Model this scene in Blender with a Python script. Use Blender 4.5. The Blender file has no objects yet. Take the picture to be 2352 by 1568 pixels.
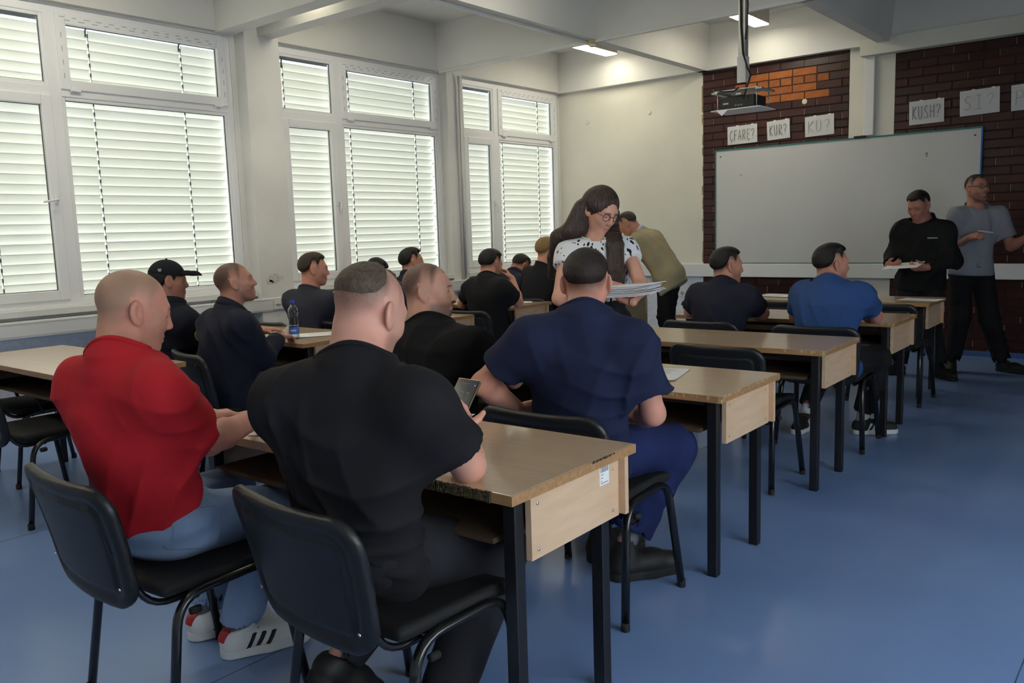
import bpy, bmesh, math, random
import numpy as np
from mathutils import Vector, Matrix
random.seed(7); rng = np.random.default_rng(7)
SC = bpy.context.scene
COL = SC.collection

# ------------------------------------------------------------------ camera, light, exposure
cam_d = bpy.data.cameras.new('camera'); cam_d.sensor_width = 36.0
cam_d.lens = 1930.0 / 2352.0 * 36.0; cam_d.clip_start = 0.05; cam_d.clip_end = 200
cam = bpy.data.objects.new('camera', cam_d); COL.objects.link(cam)
_R = Matrix(((0.77671013, 0.62908634, -0.03117301), (-0.05771575, 0.12036888, 0.99105006), (0.62720831, -0.76795945, 0.12979992)))
cam.matrix_world = Matrix.Translation((0, 0, 1.39)) @ _R.transposed().to_4x4()
SC.camera = cam

W = bpy.data.worlds.new('daylight'); SC.world = W; W.use_nodes = True
_bg = W.node_tree.nodes['Background']
_bg.inputs[0].default_value = (0.90, 0.95, 1.0, 1); _bg.inputs[1].default_value = 6.0
LAMP_STRENGTH = 20.0
SC.view_settings.view_transform = 'Standard'; SC.view_settings.look = 'None'
SC.view_settings.exposure = 0.4; SC.view_settings.gamma = 1.0
SC.view_settings.use_curve_mapping = False
try:
    SC.cycles.use_denoising = True
    SC.cycles.max_bounces = 4; SC.cycles.diffuse_bounces = 3; SC.cycles.glossy_bounces = 2
    SC.cycles.transmission_bounces = 2; SC.cycles.transparent_max_bounces = 8
    SC.cycles.use_light_tree = False; SC.cycles.use_adaptive_sampling = True; SC.cycles.adaptive_threshold = 0.08; SC.cycles.adaptive_min_samples = 26
    SC.cycles.sample_clamp_indirect = 6.0; SC.cycles.caustics_reflective = False; SC.cycles.caustics_refractive = False
except Exception:
    pass

# ------------------------------------------------------------------ materials
_M = {}
def mat(name, col, rough=0.6, spec=0.4, metal=0.0, var=0.0, vscale=8.0, stretch=None, bump=0.0, bscale=60.0, bstretch=None,
        col2=None, coat=0.0, alpha=1.0, emit=None, estr=0.0, trans=0.0, detail=3.0, sheen=0.0):
    if name in _M: return _M[name]
    m = bpy.data.materials.new(name); m.use_nodes = True; nt = m.node_tree; N = nt.nodes; L = nt.links
    p = N['Principled BSDF']
    c4 = (*col, 1)
    p.inputs['Base Color'].default_value = c4; p.inputs['Roughness'].default_value = rough
    p.inputs['Specular IOR Level'].default_value = spec; p.inputs['Metallic'].default_value = metal
    p.inputs['Coat Weight'].default_value = coat; p.inputs['Coat Roughness'].default_value = 0.12
    p.inputs['Sheen Weight'].default_value = sheen
    if trans: p.inputs['Transmission Weight'].default_value = trans
    if emit: p.inputs['Emission Color'].default_value = (*emit, 1); p.inputs['Emission Strength'].default_value = estr
    tc = N.new('ShaderNodeTexCoord')
    def noise(scale, st, det):
        mp = N.new('ShaderNodeMapping'); L.new(tc.outputs['Object'], mp.inputs[0])
        if st: mp.inputs['Scale'].default_value = st
        n = N.new('ShaderNodeTexNoise'); n.inputs['Scale'].default_value = scale; n.inputs['Detail'].default_value = det
        L.new(mp.outputs[0], n.inputs['Vector']); return n
    if var > 0 or col2:
        n = noise(vscale, stretch, detail)
        r = N.new('ShaderNodeValToRGB')
        a = col; b = col2 or tuple(min(1, c * (1 + var)) for c in col)
        a = col if col2 else tuple(c * (1 - var) for c in col)
        r.color_ramp.elements[0].position = 0.35; r.color_ramp.elements[1].position = 0.65
        r.color_ramp.elements[0].color = (*a, 1); r.color_ramp.elements[1].color = (*b, 1)
        L.new(n.outputs['Fac'], r.inputs[0]); L.new(r.outputs[0], p.inputs['Base Color'])
    if bump > 0:
        n = noise(bscale, bstretch, 1.0)
        b = N.new('ShaderNodeBump'); b.inputs['Strength'].default_value = bump; b.inputs['Distance'].default_value = 0.01
        L.new(n.outputs['Fac'], b.inputs['Height']); L.new(b.outputs[0], p.inputs['Normal'])
    _M[name] = m
    return m

def skin_mat(name, col, hair, stub=(0.10, 0.085, 0.08), lip=(0.45, 0.16, 0.14)):
    if name in _M: return _M[name]
    m = bpy.data.materials.new(name); m.use_nodes = True; nt = m.node_tree; N = nt.nodes; L = nt.links
    p = N['Principled BSDF']; p.inputs['Roughness'].default_value = 0.48; p.inputs['Specular IOR Level'].default_value = 0.35
    at = N.new('ShaderNodeAttribute'); at.attribute_name = 'paint'
    sp = N.new('ShaderNodeSeparateColor'); L.new(at.outputs['Color'], sp.inputs[0])
    tc = N.new('ShaderNodeTexCoord')
    n1 = N.new('ShaderNodeTexNoise'); n1.inputs['Scale'].default_value = 14; L.new(tc.outputs['Object'], n1.inputs['Vector'])
    n2 = N.new('ShaderNodeTexNoise'); n2.inputs['Scale'].default_value = 420; n2.inputs['Detail'].default_value = 1; L.new(tc.outputs['Object'], n2.inputs['Vector'])
    def mix(fac, a, b, mode='MIX'):
        x = N.new('ShaderNodeMix'); x.data_type = 'RGBA'; x.blend_type = mode
        for i, v in ((0, fac), (6, a), (7, b)):
            if isinstance(v, (int, float)): x.inputs[i].default_value = v
            elif isinstance(v, tuple): x.inputs[i].default_value = (*v, 1)
            else: L.new(v, x.inputs[i])
        return x.outputs[2]
    def math_(op, a, b):
        x = N.new('ShaderNodeMath'); x.operation = op; x.use_clamp = True
        for i, v in ((0, a), (1, b)):
            if isinstance(v, (int, float)): x.inputs[i].default_value = v
            else: L.new(v, x.inputs[i])
        return x.outputs[0]
    r = N.new('ShaderNodeMapRange'); r.inputs[1].default_value = .35; r.inputs[2].default_value = .65; L.new(n1.outputs['Fac'], r.inputs[0])
    base = mix(r.outputs[0], tuple(c * 0.9 for c in col), (min(1, col[0] * 1.08), col[1] * 0.98, col[2] * 0.98))
    sal = N.new('ShaderNodeMapRange'); sal.inputs[1].default_value = .3; sal.inputs[2].default_value = .7; sal.inputs[3].default_value = .75; sal.inputs[4].default_value = 1.12
    L.new(n2.outputs['Fac'], sal.inputs[0])
    hf = math_('MULTIPLY', sp.outputs[0], sal.outputs[0]); sf = math_('MULTIPLY', sp.outputs[1], sal.outputs[0])
    c = mix(hf, base, hair); c = mix(sf, c, stub); c = mix(sp.outputs[2], c, lip)
    L.new(c, p.inputs['Base Color'])
    _M[name] = m; return m

# ------------------------------------------------------------------ object helpers
def link(o, parent=None):
    COL.objects.link(o)
    if parent is not None: o.parent = parent
    return o
def tag(o, label, cat, group=None):
    o['label'] = label; o['category'] = cat
    if group: o['group'] = group
    return o
def empty(name, loc=(0, 0, 0), rz=0.0):
    o = bpy.data.objects.new(name, None); o.empty_display_size = 0.1
    o.location = loc; o.rotation_euler = (0, 0, rz); return link(o)
def struct(o): o['kind'] = 'structure'; return o
def mobj(name, bm, material, parent=None, smooth=False, bevel=0.0):
    me = bpy.data.meshes.new(name)
    if bevel > 0:
        bmesh.ops.bevel(bm, geom=bm.edges[:] + bm.verts[:], offset=bevel, segments=2, profile=0.5, affect='EDGES', clamp_overlap=True)
    bmesh.ops.recalc_face_normals(bm, faces=bm.faces)
    bm.to_mesh(me); bm.free()
    for m in (material if isinstance(material, (list, tuple)) else [material]): me.materials.append(m)
    if smooth: me.polygons.foreach_set('use_smooth', [True] * len(me.polygons))
    return link(bpy.data.objects.new(name, me), parent)
def share(name, src, parent=None, loc=None, rot=None):
    o = bpy.data.objects.new(name, src.data); link(o, parent)
    if loc: o.location = loc
    if rot: o.rotation_euler = rot
    return o
def copy_tree(o, parent=None):
    c = o.copy(); COL.objects.link(c); c.parent = parent
    for ch in list(o.children): copy_tree(ch, c)
    return c
def box(bm, lo, hi, M=None):
    vs = [bm.verts.new((x, y, z)) for x in (lo[0], hi[0]) for y in (lo[1], hi[1]) for z in (lo[2], hi[2])]
    for f in ((0, 1, 3, 2), (4, 6, 7, 5), (0, 4, 5, 1), (2, 3, 7, 6), (0, 2, 6, 4), (1, 5, 7, 3)):
        bm.faces.new([vs[i] for i in f])
    if M is not None: bmesh.ops.transform(bm, matrix=M, verts=vs)
    return vs
def thicken(bm, vec):
    g = bmesh.ops.extrude_face_region(bm, geom=bm.faces[:])['geom']
    bmesh.ops.translate(bm, vec=vec, verts=[e for e in g if isinstance(e, bmesh.types.BMVert)])
def boxo(name, lo, hi, material, parent=None, bevel=0.0):
    bm = bmesh.new(); box(bm, lo, hi); return mobj(name, bm, material, parent, bevel=bevel)
def tube(bm, pts, r, n=8, cap=True, flat=1.0):
    pts = [Vector(p) for p in pts]; rings = []
    up = None
    for i, p in enumerate(pts):
        d = (pts[min(i + 1, len(pts) - 1)] - pts[max(i - 1, 0)]).normalized()
        if up is None:
            up = Vector((0, 0, 1)) if abs(d.z) < 0.9 else Vector((1, 0, 0))
        x = d.cross(up)
        if x.length < 1e-5: x = d.cross(Vector((1, 0, 0)))
        x.normalize(); up = x.cross(d).normalized()
        rr = r[i] if isinstance(r, (list, tuple)) else r
        rings.append([bm.verts.new(p + x * math.cos(2 * math.pi * k / n) * rr + up * math.sin(2 * math.pi * k / n) * rr * flat) for k in range(n)])
    for a, b in zip(rings, rings[1:]):
        for k in range(n): bm.faces.new((a[k], a[(k + 1) % n], b[(k + 1) % n], b[k]))
    if cap: bm.faces.new(rings[0][::-1]); bm.faces.new(rings[-1])
def tubeo(name, pts, r, material, parent=None, n=8, flat=1.0):
    bm = bmesh.new(); tube(bm, pts, r, n, flat=flat); return mobj(name, bm, material, parent, smooth=True)
def lathe(bm, prof, n=20, c=(0, 0, 0)):
    rings = [[bm.verts.new((c[0] + r * math.cos(2 * math.pi * k / n), c[1] + r * math.sin(2 * math.pi * k / n), c[2] + z)) for k in range(n)] for r, z in prof]
    for a, b in zip(rings, rings[1:]):
        for k in range(n): bm.faces.new((a[k], a[(k + 1) % n], b[(k + 1) % n], b[k]))
    bm.faces.new(rings[0][::-1]); bm.faces.new(rings[-1])
def arc_pts(pts, rad, seg=5):
    """polyline with rounded corners"""
    pts = [Vector(p) for p in pts]; out = [pts[0]]
    for a, b, c in zip(pts, pts[1:], pts[2:]):
        u = (a - b).normalized(); v = (c - b).normalized()
        r = min(rad, (a - b).length * .49, (c - b).length * .49)
        p0, p1 = b + u * r, b + v * r
        for k in range(seg + 1):
            t = k / seg; out.append(p0 * (1 - t) ** 2 + b * 2 * t * (1 - t) + p1 * t * t)
    out.append(pts[-1]); return out

# ------------------------------------------------------------------ implicit surfaces (bodies, clothes, moulded shells)
def V(*a): return np.array(a if len(a) > 1 else a[0], dtype=np.float64)
def nrm(v): v = V(v); return v / max(np.linalg.norm(v), 1e-9)
def smin(a, b, k):
    if k <= 0: return np.minimum(a, b)
    h = np.maximum(k - np.abs(a - b), 0) / k
    return np.minimum(a, b) - h * h * k * 0.25
def smax(a, b, k): return -smin(-a, -b, k)
def ell(q, c, r):
    p = q - V(c); r = V(r)
    k0 = np.sqrt(((p / r) ** 2).sum(1)); k1 = np.sqrt(((p / (r * r)) ** 2).sum(1))
    return k0 * (k0 - 1) / np.maximum(k1, 1e-6)
def rcone(q, a, b, r1, r2):
    a = V(a); b = V(b); ba = b - a; L2 = ba @ ba
    h = np.clip(((q - a) @ ba) / max(L2, 1e-9), 0, 1)
    return np.sqrt((((q - a) - h[:, None] * ba) ** 2).sum(1)) - (r1 + (r2 - r1) * h)
def rbox(q, c, h, r):
    d = np.abs(q - V(c)) - (V(h) - r)
    return np.sqrt((np.maximum(d, 0) ** 2).sum(1)) + np.minimum(d.max(1), 0) - r
class Field:
    def __init__(self): self.it = []
    def add(self, fn, lo, hi, k=0.02, op='u'):
        self.it.append((fn, V(lo), V(hi), k, op)); return self
    def cone(self, a, b, r1, r2, k=0.02, op='u'):
        a = V(a); b = V(b); R = max(r1, r2)
        return self.add(lambda q: rcone(q, a, b, r1, r2), np.minimum(a, b) - R, np.maximum(a, b) + R, k, op)
    def ball(self, c, r, k=0.02, op='u'): return self.cone(c, V(c) + V(0, 0, 1e-4), r, r, k, op)
    def bounds(self):
        lo = np.min([i[1] for i in self.it if i[4] == 'u'], 0); hi = np.max([i[2] for i in self.it if i[4] == 'u'], 0); return lo, hi
    def __call__(self, P, margin=0.0):
        d = np.full(len(P), 0.5)
        for fn, lo, hi, k, op in self.it:
            e = k + margin + 0.012
            m = np.nonzero(((P > lo - e) & (P < hi + e)).all(1))[0]
            if not len(m): continue
            s = fn(P[m])
            if op == 'u': d[m] = smin(d[m], s, k)
            elif op == 's': d[m] = smax(d[m], -s, k)
            else: d[m] = smax(d[m], s, k)
        return d
_EDG = [(0, 1), (2, 3), (4, 5), (6, 7), (0, 2), (1, 3), (4, 6), (5, 7), (0, 4), (1, 5), (2, 6), (3, 7)]
def polygonise(F, vox, lo=None, hi=None, disp=None):
    """surface nets over a sparse block grid; returns verts, quads"""
    if lo is None: lo, hi = F.bounds()
    lo = V(lo) - 3 * vox; hi = V(hi) + 3 * vox; B = 6
    nb = np.maximum(np.ceil((hi - lo) / (vox * B)).astype(int), 1); n = nb * B + 1
    g = np.stack(np.meshgrid(*[np.arange(k) for k in nb], indexing='ij'), -1).reshape(-1, 3)
    ctr = lo + (g + .5) * B * vox; half = B * vox * .5 * 1.732
    cd = F(ctr, half * 2)
    act = np.abs(cd) < half * 1.45 + 0.010
    D = np.repeat(np.repeat(np.repeat(np.where(cd < 0, -1., 1.).reshape(nb).astype(np.float32), B, 0), B, 1), B, 2)
    D = np.pad(D, ((0, 1),) * 3, mode='edge')
    need = np.zeros(n, bool)
    for b in g[act]:
        need[b[0] * B:b[0] * B + B + 1, b[1] * B:b[1] * B + B + 1, b[2] * B:b[2] * B + B + 1] = True
    idx = np.argwhere(need)
    if not len(idx): return np.zeros((0, 3)), np.zeros((0, 4), int)
    P = lo + idx * vox
    d = F(P)
    if disp is not None: d = d + disp(P)
    D[need] = d
    S = D < 0
    c = np.zeros(tuple(np.array(n) - 1), np.uint8)
    sl = [(slice(i, i + n[0] - 1), slice(j, j + n[1] - 1), slice(k, k + n[2] - 1)) for i in (0, 1) for j in (0, 1) for k in (0, 1)]
    for s in sl: c += S[s]
    cells = np.argwhere((c > 0) & (c < 8))
    vid = np.full(c.shape, -1, np.int32); vid[tuple(cells.T)] = np.arange(len(cells))
    off = np.array([(i, j, k) for i in (0, 1) for j in (0, 1) for k in (0, 1)])
    val = np.stack([D[tuple((cells + o).T)] for o in off], 1)
    acc = np.zeros((len(cells), 3)); cnt = np.zeros(len(cells))
    for a, b in _EDG:
        va, vb = val[:, a], val[:, b]; m = (va < 0) != (vb < 0)
        t = va[m] / (va[m] - vb[m])
        acc[m] += off[a] + t[:, None] * (off[b] - off[a]); cnt[m] += 1
    verts = lo + (cells + acc / np.maximum(cnt, 1)[:, None]) * vox
    quads = []
    for ax in range(3):
        s0 = [slice(None)] * 3; s1 = [slice(None)] * 3; s0[ax] = slice(0, n[ax] - 1); s1[ax] = slice(1, n[ax])
        A = S[tuple(s0)]; Bq = S[tuple(s1)]
        e = np.argwhere(A != Bq)
        u, w = (ax + 1) % 3, (ax + 2) % 3
        e = e[(e[:, u] > 0) & (e[:, w] > 0) & (e[:, u] < n[u] - 1) & (e[:, w] < n[w] - 1)]
        if not len(e): continue
        ins = A[tuple(e.T)]
        du = np.zeros(3, int); du[u] = 1; dw = np.zeros(3, int); dw[w] = 1
        q = np.stack([vid[tuple((e - du - dw).T)], vid[tuple((e - dw).T)], vid[tuple(e.T)], vid[tuple((e - du).T)]], 1)
        q[~ins] = q[~ins][:, ::-1]
        quads.append(q[(q >= 0).all(1)])
    return verts, (np.concatenate(quads) if quads else np.zeros((0, 4), int))
def clean(v, q, keep):
    q = q[keep]; u, inv = np.unique(q, return_inverse=True)
    return v[u], inv.reshape(-1, 4)
def npmesh(name, v, q, materials, parent=None, paint=None, midx=None):
    me = bpy.data.meshes.new(name); v = np.asarray(v, np.float32)
    me.vertices.add(len(v)); me.vertices.foreach_set('co', v.ravel())
    me.loops.add(len(q) * 4); me.loops.foreach_set('vertex_index', np.asarray(q, np.int32).ravel())
    me.polygons.add(len(q)); me.polygons.foreach_set('loop_start', np.arange(len(q), dtype=np.int32) * 4)
    me.polygons.foreach_set('loop_total', np.full(len(q), 4, np.int32))
    me.polygons.foreach_set('use_smooth', np.ones(len(q), bool))
    for m in (materials if isinstance(materials, (list, tuple)) else [materials]): me.materials.append(m)
    if midx is not None: me.polygons.foreach_set('material_index', np.asarray(midx, np.int32))
    if paint is not None:
        a = me.attributes.new('paint', 'FLOAT_COLOR', 'POINT')
        a.data.foreach_set('color', np.concatenate([paint, np.ones((len(v), 1))], 1).astype(np.float32).ravel())
    me.update(calc_edges=True); me.validate()
    return link(bpy.data.objects.new(name, me), parent)
def fobj(name, F, vox, material, parent=None, disp=None, lo=None, hi=None):
    v, q = polygonise(F, vox, lo, hi, disp)
    return npmesh(name, v, q, material, parent)
# ------------------------------------------------------------------ the room
XW, YF, XR, YB = -6.756, 9.42, 2.3, -1.6
ZB, ZS = 3.18, 3.68                      # underside of the beams, of the slab
plaster = mat('plaster', (0.74, 0.73, 0.70), 0.85, 0.2, var=0.05, vscale=1.6, detail=3)
plaster_f = mat('plaster_front', (0.69, 0.665, 0.58), 0.85, 0.2, var=0.05, vscale=1.3, detail=3)
plaster_low = mat('plaster_low', (0.70, 0.72, 0.77), 0.85, 0.2, var=0.06, vscale=30)
concrete = mat('ceiling_paint', (0.70, 0.69, 0.65), 0.85, 0.2, var=0.045, vscale=1.2, detail=3)
pvc = mat('window_pvc', (0.84, 0.84, 0.85), 0.32, 0.5)
pvc_trunk = mat('trunking_pvc', (0.72, 0.72, 0.71), 0.42, 0.4)
vinyl = mat('vinyl_floor', (0.165, 0.265, 0.52), 0.27, 0.5, col2=(0.195, 0.305, 0.57), vscale=1.1, detail=2.5)

bm = bmesh.new(); box(bm, (XW - .3, YB - .2, -.12), (XR + .2, YF + .2, 0)); floor = struct(mobj('floor', bm, vinyl))
for k, xs in enumerate((-0.35, -2.35, -4.35)):
    seam = boxo('floor_seam', (xs - .0015, YB, 0.0), (xs + .0015, YF - .01, .0006), mat('vinyl_seam', (0.05, 0.085, 0.17), 0.5), floor)

# window wall: parapet, lintel, piers
WIN = [(2.16, 4.45, 2.93), (4.90, 7.12, 5.645), (7.44, 9.385, 8.10)]     # y from, y to, mullion y
SILL, HEAD, TR = 0.92, 3.17, 2.545
bm = bmesh.new()
box(bm, (XW - .25, YB, 0), (XW, YF, SILL))
box(bm, (XW - .25, YB, HEAD), (XW, YF, ZS))
for a, b in ((YB, WIN[0][0]), (WIN[0][1], WIN[1][0]), (WIN[1][1], WIN[2][0]), (WIN[2][1], YF)):
    box(bm, (XW - .25, a, SILL), (XW, b, HEAD))
box(bm, (XW, 4.50, 0), (XW + .15, 4.86, ZS)); box(bm, (XW, 7.14, 0), (XW + .09, 7.40, ZS))
wall_left = struct(mobj('wall_left', bm, plaster))
boxo('parapet_face', (XW, YB, 0), (XW + .012, YF, .725), plaster_low, wall_left)
bm = bmesh.new(); box(bm, (XW, 4.20, SILL - .02), (XW + .006, 4.62, 1.02))
# flaked plaster patches
flake = mat('bare_render', (0.60, 0.585, 0.56), 0.9, 0.1, var=0.15, vscale=40)
for (y, z, w, h, px) in ((4.66, 1.03, .20, .10, XW + .151), (7.30, 2.66, .035, .075, XW + .091), (4.60, 1.00, .10, .05, XW + .151)):
    bm2 = bmesh.new()
    ring = [(px, y + w * .5 * math.cos(a) * random.uniform(.6, 1.1), z + h * .5 * math.sin(a) * random.uniform(.6, 1.1)) for a in np.linspace(0, 2 * math.pi, 31)[:-1]]
    vs = [bm2.verts.new(p) for p in ring]; bm2.faces.new(vs)
    r = bmesh.ops.extrude_face_region(bm2, geom=bm2.faces[:]); bmesh.ops.translate(bm2, vec=(-.0008, 0, 0), verts=[g for g in r['geom'] if isinstance(g, bmesh.types.BMVert)])
    mobj('flaked_patch', bm2, flake, wall_left)
bm.free()
struct(boxo('trim_1', (XW, YB, .875), (XW + .10, 4.50, .925), pvc_trunk, bevel=.006))          # sill boards
struct(boxo('trim_2', (XW, 4.86, .875), (XW + .10, 7.14, .925), pvc_trunk, bevel=.006))
struct(boxo('trim_3', (XW, 7.40, .875), (XW + .10, YF, .925), pvc_trunk, bevel=.006))
tr4 = struct(boxo('trim_4', (XW + .012, YB, .728), (XW + .16, YF - .06, .850), pvc_trunk, bevel=.006))   # perimeter cable trunking
boxo('lid_line', (XW + .16, YB + .1, .742), (XW + .1615, YF - .1, .745), mat('line_grey', (0.4, 0.4, 0.4), .7), tr4)
boxo('lid_line', (XW + .16, YB + .1, .832), (XW + .1615, YF - .1, .835), mat('line_grey', (0.4, 0.4, 0.4), .7), tr4)

# far wall with brick panels
mortar_d = mat('painted_mortar', (0.030, 0.010, 0.009), 0.6, 0.3, var=0.2, vscale=20)
bm = bmesh.new()
box(bm, (XW - .25, YF, 0), (-4.655, YF + .2, ZS))
box(bm, (-2.965, YF - .0, 0), (-2.51, YF + .2, ZS))
box(bm, (-4.655, YF + .02, 0), (-2.965, YF + .2, ZS)); box(bm, (-2.51, YF + .02, 0), (XR + .2, YF + .2, ZS))
wall_front = struct(mobj('wall_front', bm, plaster_f))
boxo('lower_paint', (XW + .01, YF - .003, .0), (-4.655, YF, .775), plaster_low, wall_front)
boxo('mortar_bed', (-4.655, YF + .004, 0), (-2.965, YF + .021, ZB), mortar_d, wall_front)
boxo('mortar_bed', (-2.51, YF + .004, 0), (XR, YF + .021, 3.10), mortar_d, wall_front)
brick_m = [mat('painted_brick_%d' % k, c, 0.33, 0.45, var=0.16, vscale=9) for k, c in
           enumerate(((0.036, 0.0080, 0.0070), (0.028, 0.0066, 0.0058), (0.044, 0.0100, 0.0080)))]
brick_o = [mat('bare_brick_%d' % k, c, 0.7, 0.2, var=0.14, vscale=12) for k, c in enumerate(((0.33, 0.105, 0.030), (0.28, 0.088, 0.026)))]
joint_l = mat('pale_joint', (0.30, 0.235, 0.145), 0.85, 0.1, var=0.3, vscale=40)
def brick_mesh(L, h, m):
    key = ('brk', round(L, 3), m.name)
    if key not in _M:
        b = bmesh.new(); box(b, (0, 0, 0), (L, .020, h))
        bmesh.ops.bevel(b, geom=[e for e in b.edges if all(v.co.y < .001 for v in e.verts)], offset=.003, segments=1, affect='EDGES')
        me = bpy.data.meshes.new('brick'); b.to_mesh(me); b.free(); me.materials.append(m); _M[key] = me
    return _M[key]
BL, BH, JT = .27, .0853, .010
def brick_panel(x0, x1, z1, skip, bare=None):
    n = int(z1 / BH) + 1
    for c in range(n):
        z = c * BH; h = min(BH - JT, z1 - z - .002)
        if h < .02: continue
        x = x0 + (0 if c % 2 else -BL / 2)
        while x < x1 - .01:
            bl = BL
            if bare and bare(x + .05, z + .04) and c == bare.half: bl = BL / 2
            a, b = max(x, x0 + .003), min(x + bl - JT, x1 - .003)
            if b - a > .02 and not skip((a + b) / 2, z + h / 2, a, b, z, z + h):
                org = bare and bare((a + b) / 2, z + h / 2)
                m = random.choice(brick_o) if org else random.choice(brick_m)
                o = bpy.data.objects.new('brick', brick_mesh(round(b - a, 2), BH - JT, m)); link(o, wall_front)
                o.location = (a, YF - .004 + random.uniform(-.0015, .0015) + (.004 if org else 0), z)
                if h < BH - JT - .001: o.scale.z = h / (BH - JT)
                if random.random() < .55 and not org:
                    j = bpy.data.objects.new('mortar_joint', joint_mesh); link(j, wall_front); j.location = (b + .001, YF + .0015, z + .006)
            x += bl
bmj = bmesh.new(); box(bmj, (0, 0, 0), (JT - .002, .012, BH - JT - .012))
joint_mesh = bpy.data.meshes.new('mortar_joint'); bmj.to_mesh(joint_mesh); bmj.free(); joint_mesh.materials.append(joint_l)
BRD = (-4.476, -1.69, .935, 2.25)         # whiteboard x0,x1,z0,z1
def hidden(xm, zm, a, b, z0, z1):
    return (a > BRD[0] + .01 and b < BRD[1] - .01 and z0 > BRD[2] - .05 and z1 < BRD[3] + .0) or (z0 > .775 and z1 < .93)
def bare(x, z): return -4.22 < x < -3.24 and 2.725 < z < 3.065
bare.half = 34
brick_panel(-4.655, -2.965, ZB, hidden, bare)
brick_panel(-2.51, -1.02, 3.09, hidden)
# the panel goes on beyond the picture's edge: one joined part
bm = bmesh.new()
for c in range(36):
    x = -1.02 + (0 if c % 2 else -BL / 2) + .02
    while x < XR - .05:
        if x > -1.02: box(bm, (x, YF - .004, c * BH), (min(x + BL - JT, XR), YF + .016, c * BH + BH - JT))
        x += BL
rest = mobj('brick_field', bm, brick_m[0], wall_front); rest['kind'] = 'stuff'
ragged = mat('ragged_plaster', (0.32, 0.25, 0.15), 0.9, 0.1, var=0.3, vscale=30)
bm = bmesh.new()
z = .95
while z < 3.15:
    hh = random.uniform(.02, .16); box(bm, (-4.662 - random.uniform(0, .008), YF - .004, z), (-4.652 + random.uniform(-.003, .004), YF + .002, z + hh)); z += hh + random.choice((0, 0, .03, .12))
mobj('ragged_edge', bm, ragged, wall_front)
for (x, z, s, m) in ((-3.44, 2.70, .030, ragged), (-5.38, 2.80, .028, plaster_f), (-6.30, 2.77, .024, plaster_f)):
    bm = bmesh.new(); lathe(bm, [(s * .5, 0), (s, .0), (s, .004), (s * .8, .008)], 14)
    bmesh.ops.rotate(bm, matrix=Matrix.Rotation(math.pi / 2, 3, 'X'), verts=bm.verts); bmesh.ops.translate(bm, vec=(x, YF - .002, z), verts=bm.verts)
    mobj('blanking_plate', bm, mat('blank_plate', (0.60, 0.55, 0.42), .7) if m is ragged else m, wall_front)
struct(boxo('trim_5', (-6.5, YF - .055, .775), (XR, YF - .004, .930), pvc_trunk, bevel=.006))
struct(boxo('trim_6', (-2.83, YF - .12, 3.07), (XR, YF, 3.235), plaster_f, bevel=.004))
struct(boxo('trim_7', (-2.80, YF - .05, 2.27), (-2.70, YF, 3.07), pvc_trunk, bevel=.006))
struct(boxo('baseboard_front', (-4.655, YF - .012, 0), (XR, YF + .004, .055), mat('base_vinyl', (0.05, 0.11, 0.30), .4)))
bm = bmesh.new(); RW = (-.7, 3.6, .70, 2.60)       # the far side has a plain unshaded window behind the photographer
box(bm, (XR, YB, 0), (XR + .2, RW[0], ZS)); box(bm, (XR, RW[1], 0), (XR + .2, YF, ZS)); box(bm, (XR, RW[0], 0), (XR + .2, RW[1], RW[2])); box(bm, (XR, RW[0], RW[3]), (XR + .2, RW[1], ZS))
struct(mobj('wall_right', bm, plaster))
bm = bmesh.new(); box(bm, (XW - .25, YB - .2, 0), (XR + .2, YB, ZS)); struct(mobj('wall_back', bm, plaster))

# coffered ceiling
bm = bmesh.new(); box(bm, (XW - .25, YB - .2, ZS), (XR + .2, YF + .2, ZS + .2)); ceiling = struct(mobj('ceiling', bm, concrete))
def beam(axis, c, a, b, wb=.11, wt=.20, z0=ZB):
    bm = bmesh.new(); vs = []
    for e in (a, b):
        for (o, z) in ((-wb / 2, z0), (wb / 2, z0), (wt / 2, ZS), (-wt / 2, ZS)):
            vs.append(bm.verts.new((c + o, e, z) if axis == 'y' else (e, c + o, z)))
    for f in ((0, 1, 2, 3), (7, 6, 5, 4), (0, 4, 5, 1), (1, 5, 6, 2), (2, 6, 7, 3), (3, 7, 4, 0)): bm.faces.new([vs[i] for i in f])
    mobj('beam', bm, concrete, ceiling)
XB = (-4.63, -2.60, -.57, 1.45); YBM = (7.085, 4.37, 4.72, 2.02, -.3)
for c in XB: beam('y', c, YB, YF, .12, .22)
for c in YBM: beam('x', c, XW, XR, .12 if c > 5 else .16, .22)
beam('x', YF - .03, XW, XR, .10, .16); beam('y', XW + .02, YB, YF, .08, .12, ZB + .01)
# surface ducts along the beams and down the pier
duct = mat('duct_white', (0.70, 0.70, 0.67), .4)
bm = bmesh.new(); box(bm, (XW + .09, 7.02, ZB - .022), (-1.0, 7.045, ZB + .012)); struct(mobj('trim_8', bm, duct, bevel=.003))
bm = bmesh.new(); box(bm, (-4.695, 3.0, ZB - .022), (-4.67, 7.05, ZB + .012)); struct(mobj('trim_9', bm, duct, bevel=.003))
bm = bmesh.new(); tube(bm, arc_pts([(XW + .05, 7.21, 3.66), (XW + .05, 7.21, 3.26), (XW + .105, 7.29, 3.12), (XW + .105, 7.29, .86)], .06), .016, 8)
tube(bm, [(XW + .105, 7.335, 3.16), (XW + .105, 7.335, .86)], .016, 8); struct(mobj('trim_10', bm, duct, smooth=True))

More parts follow.
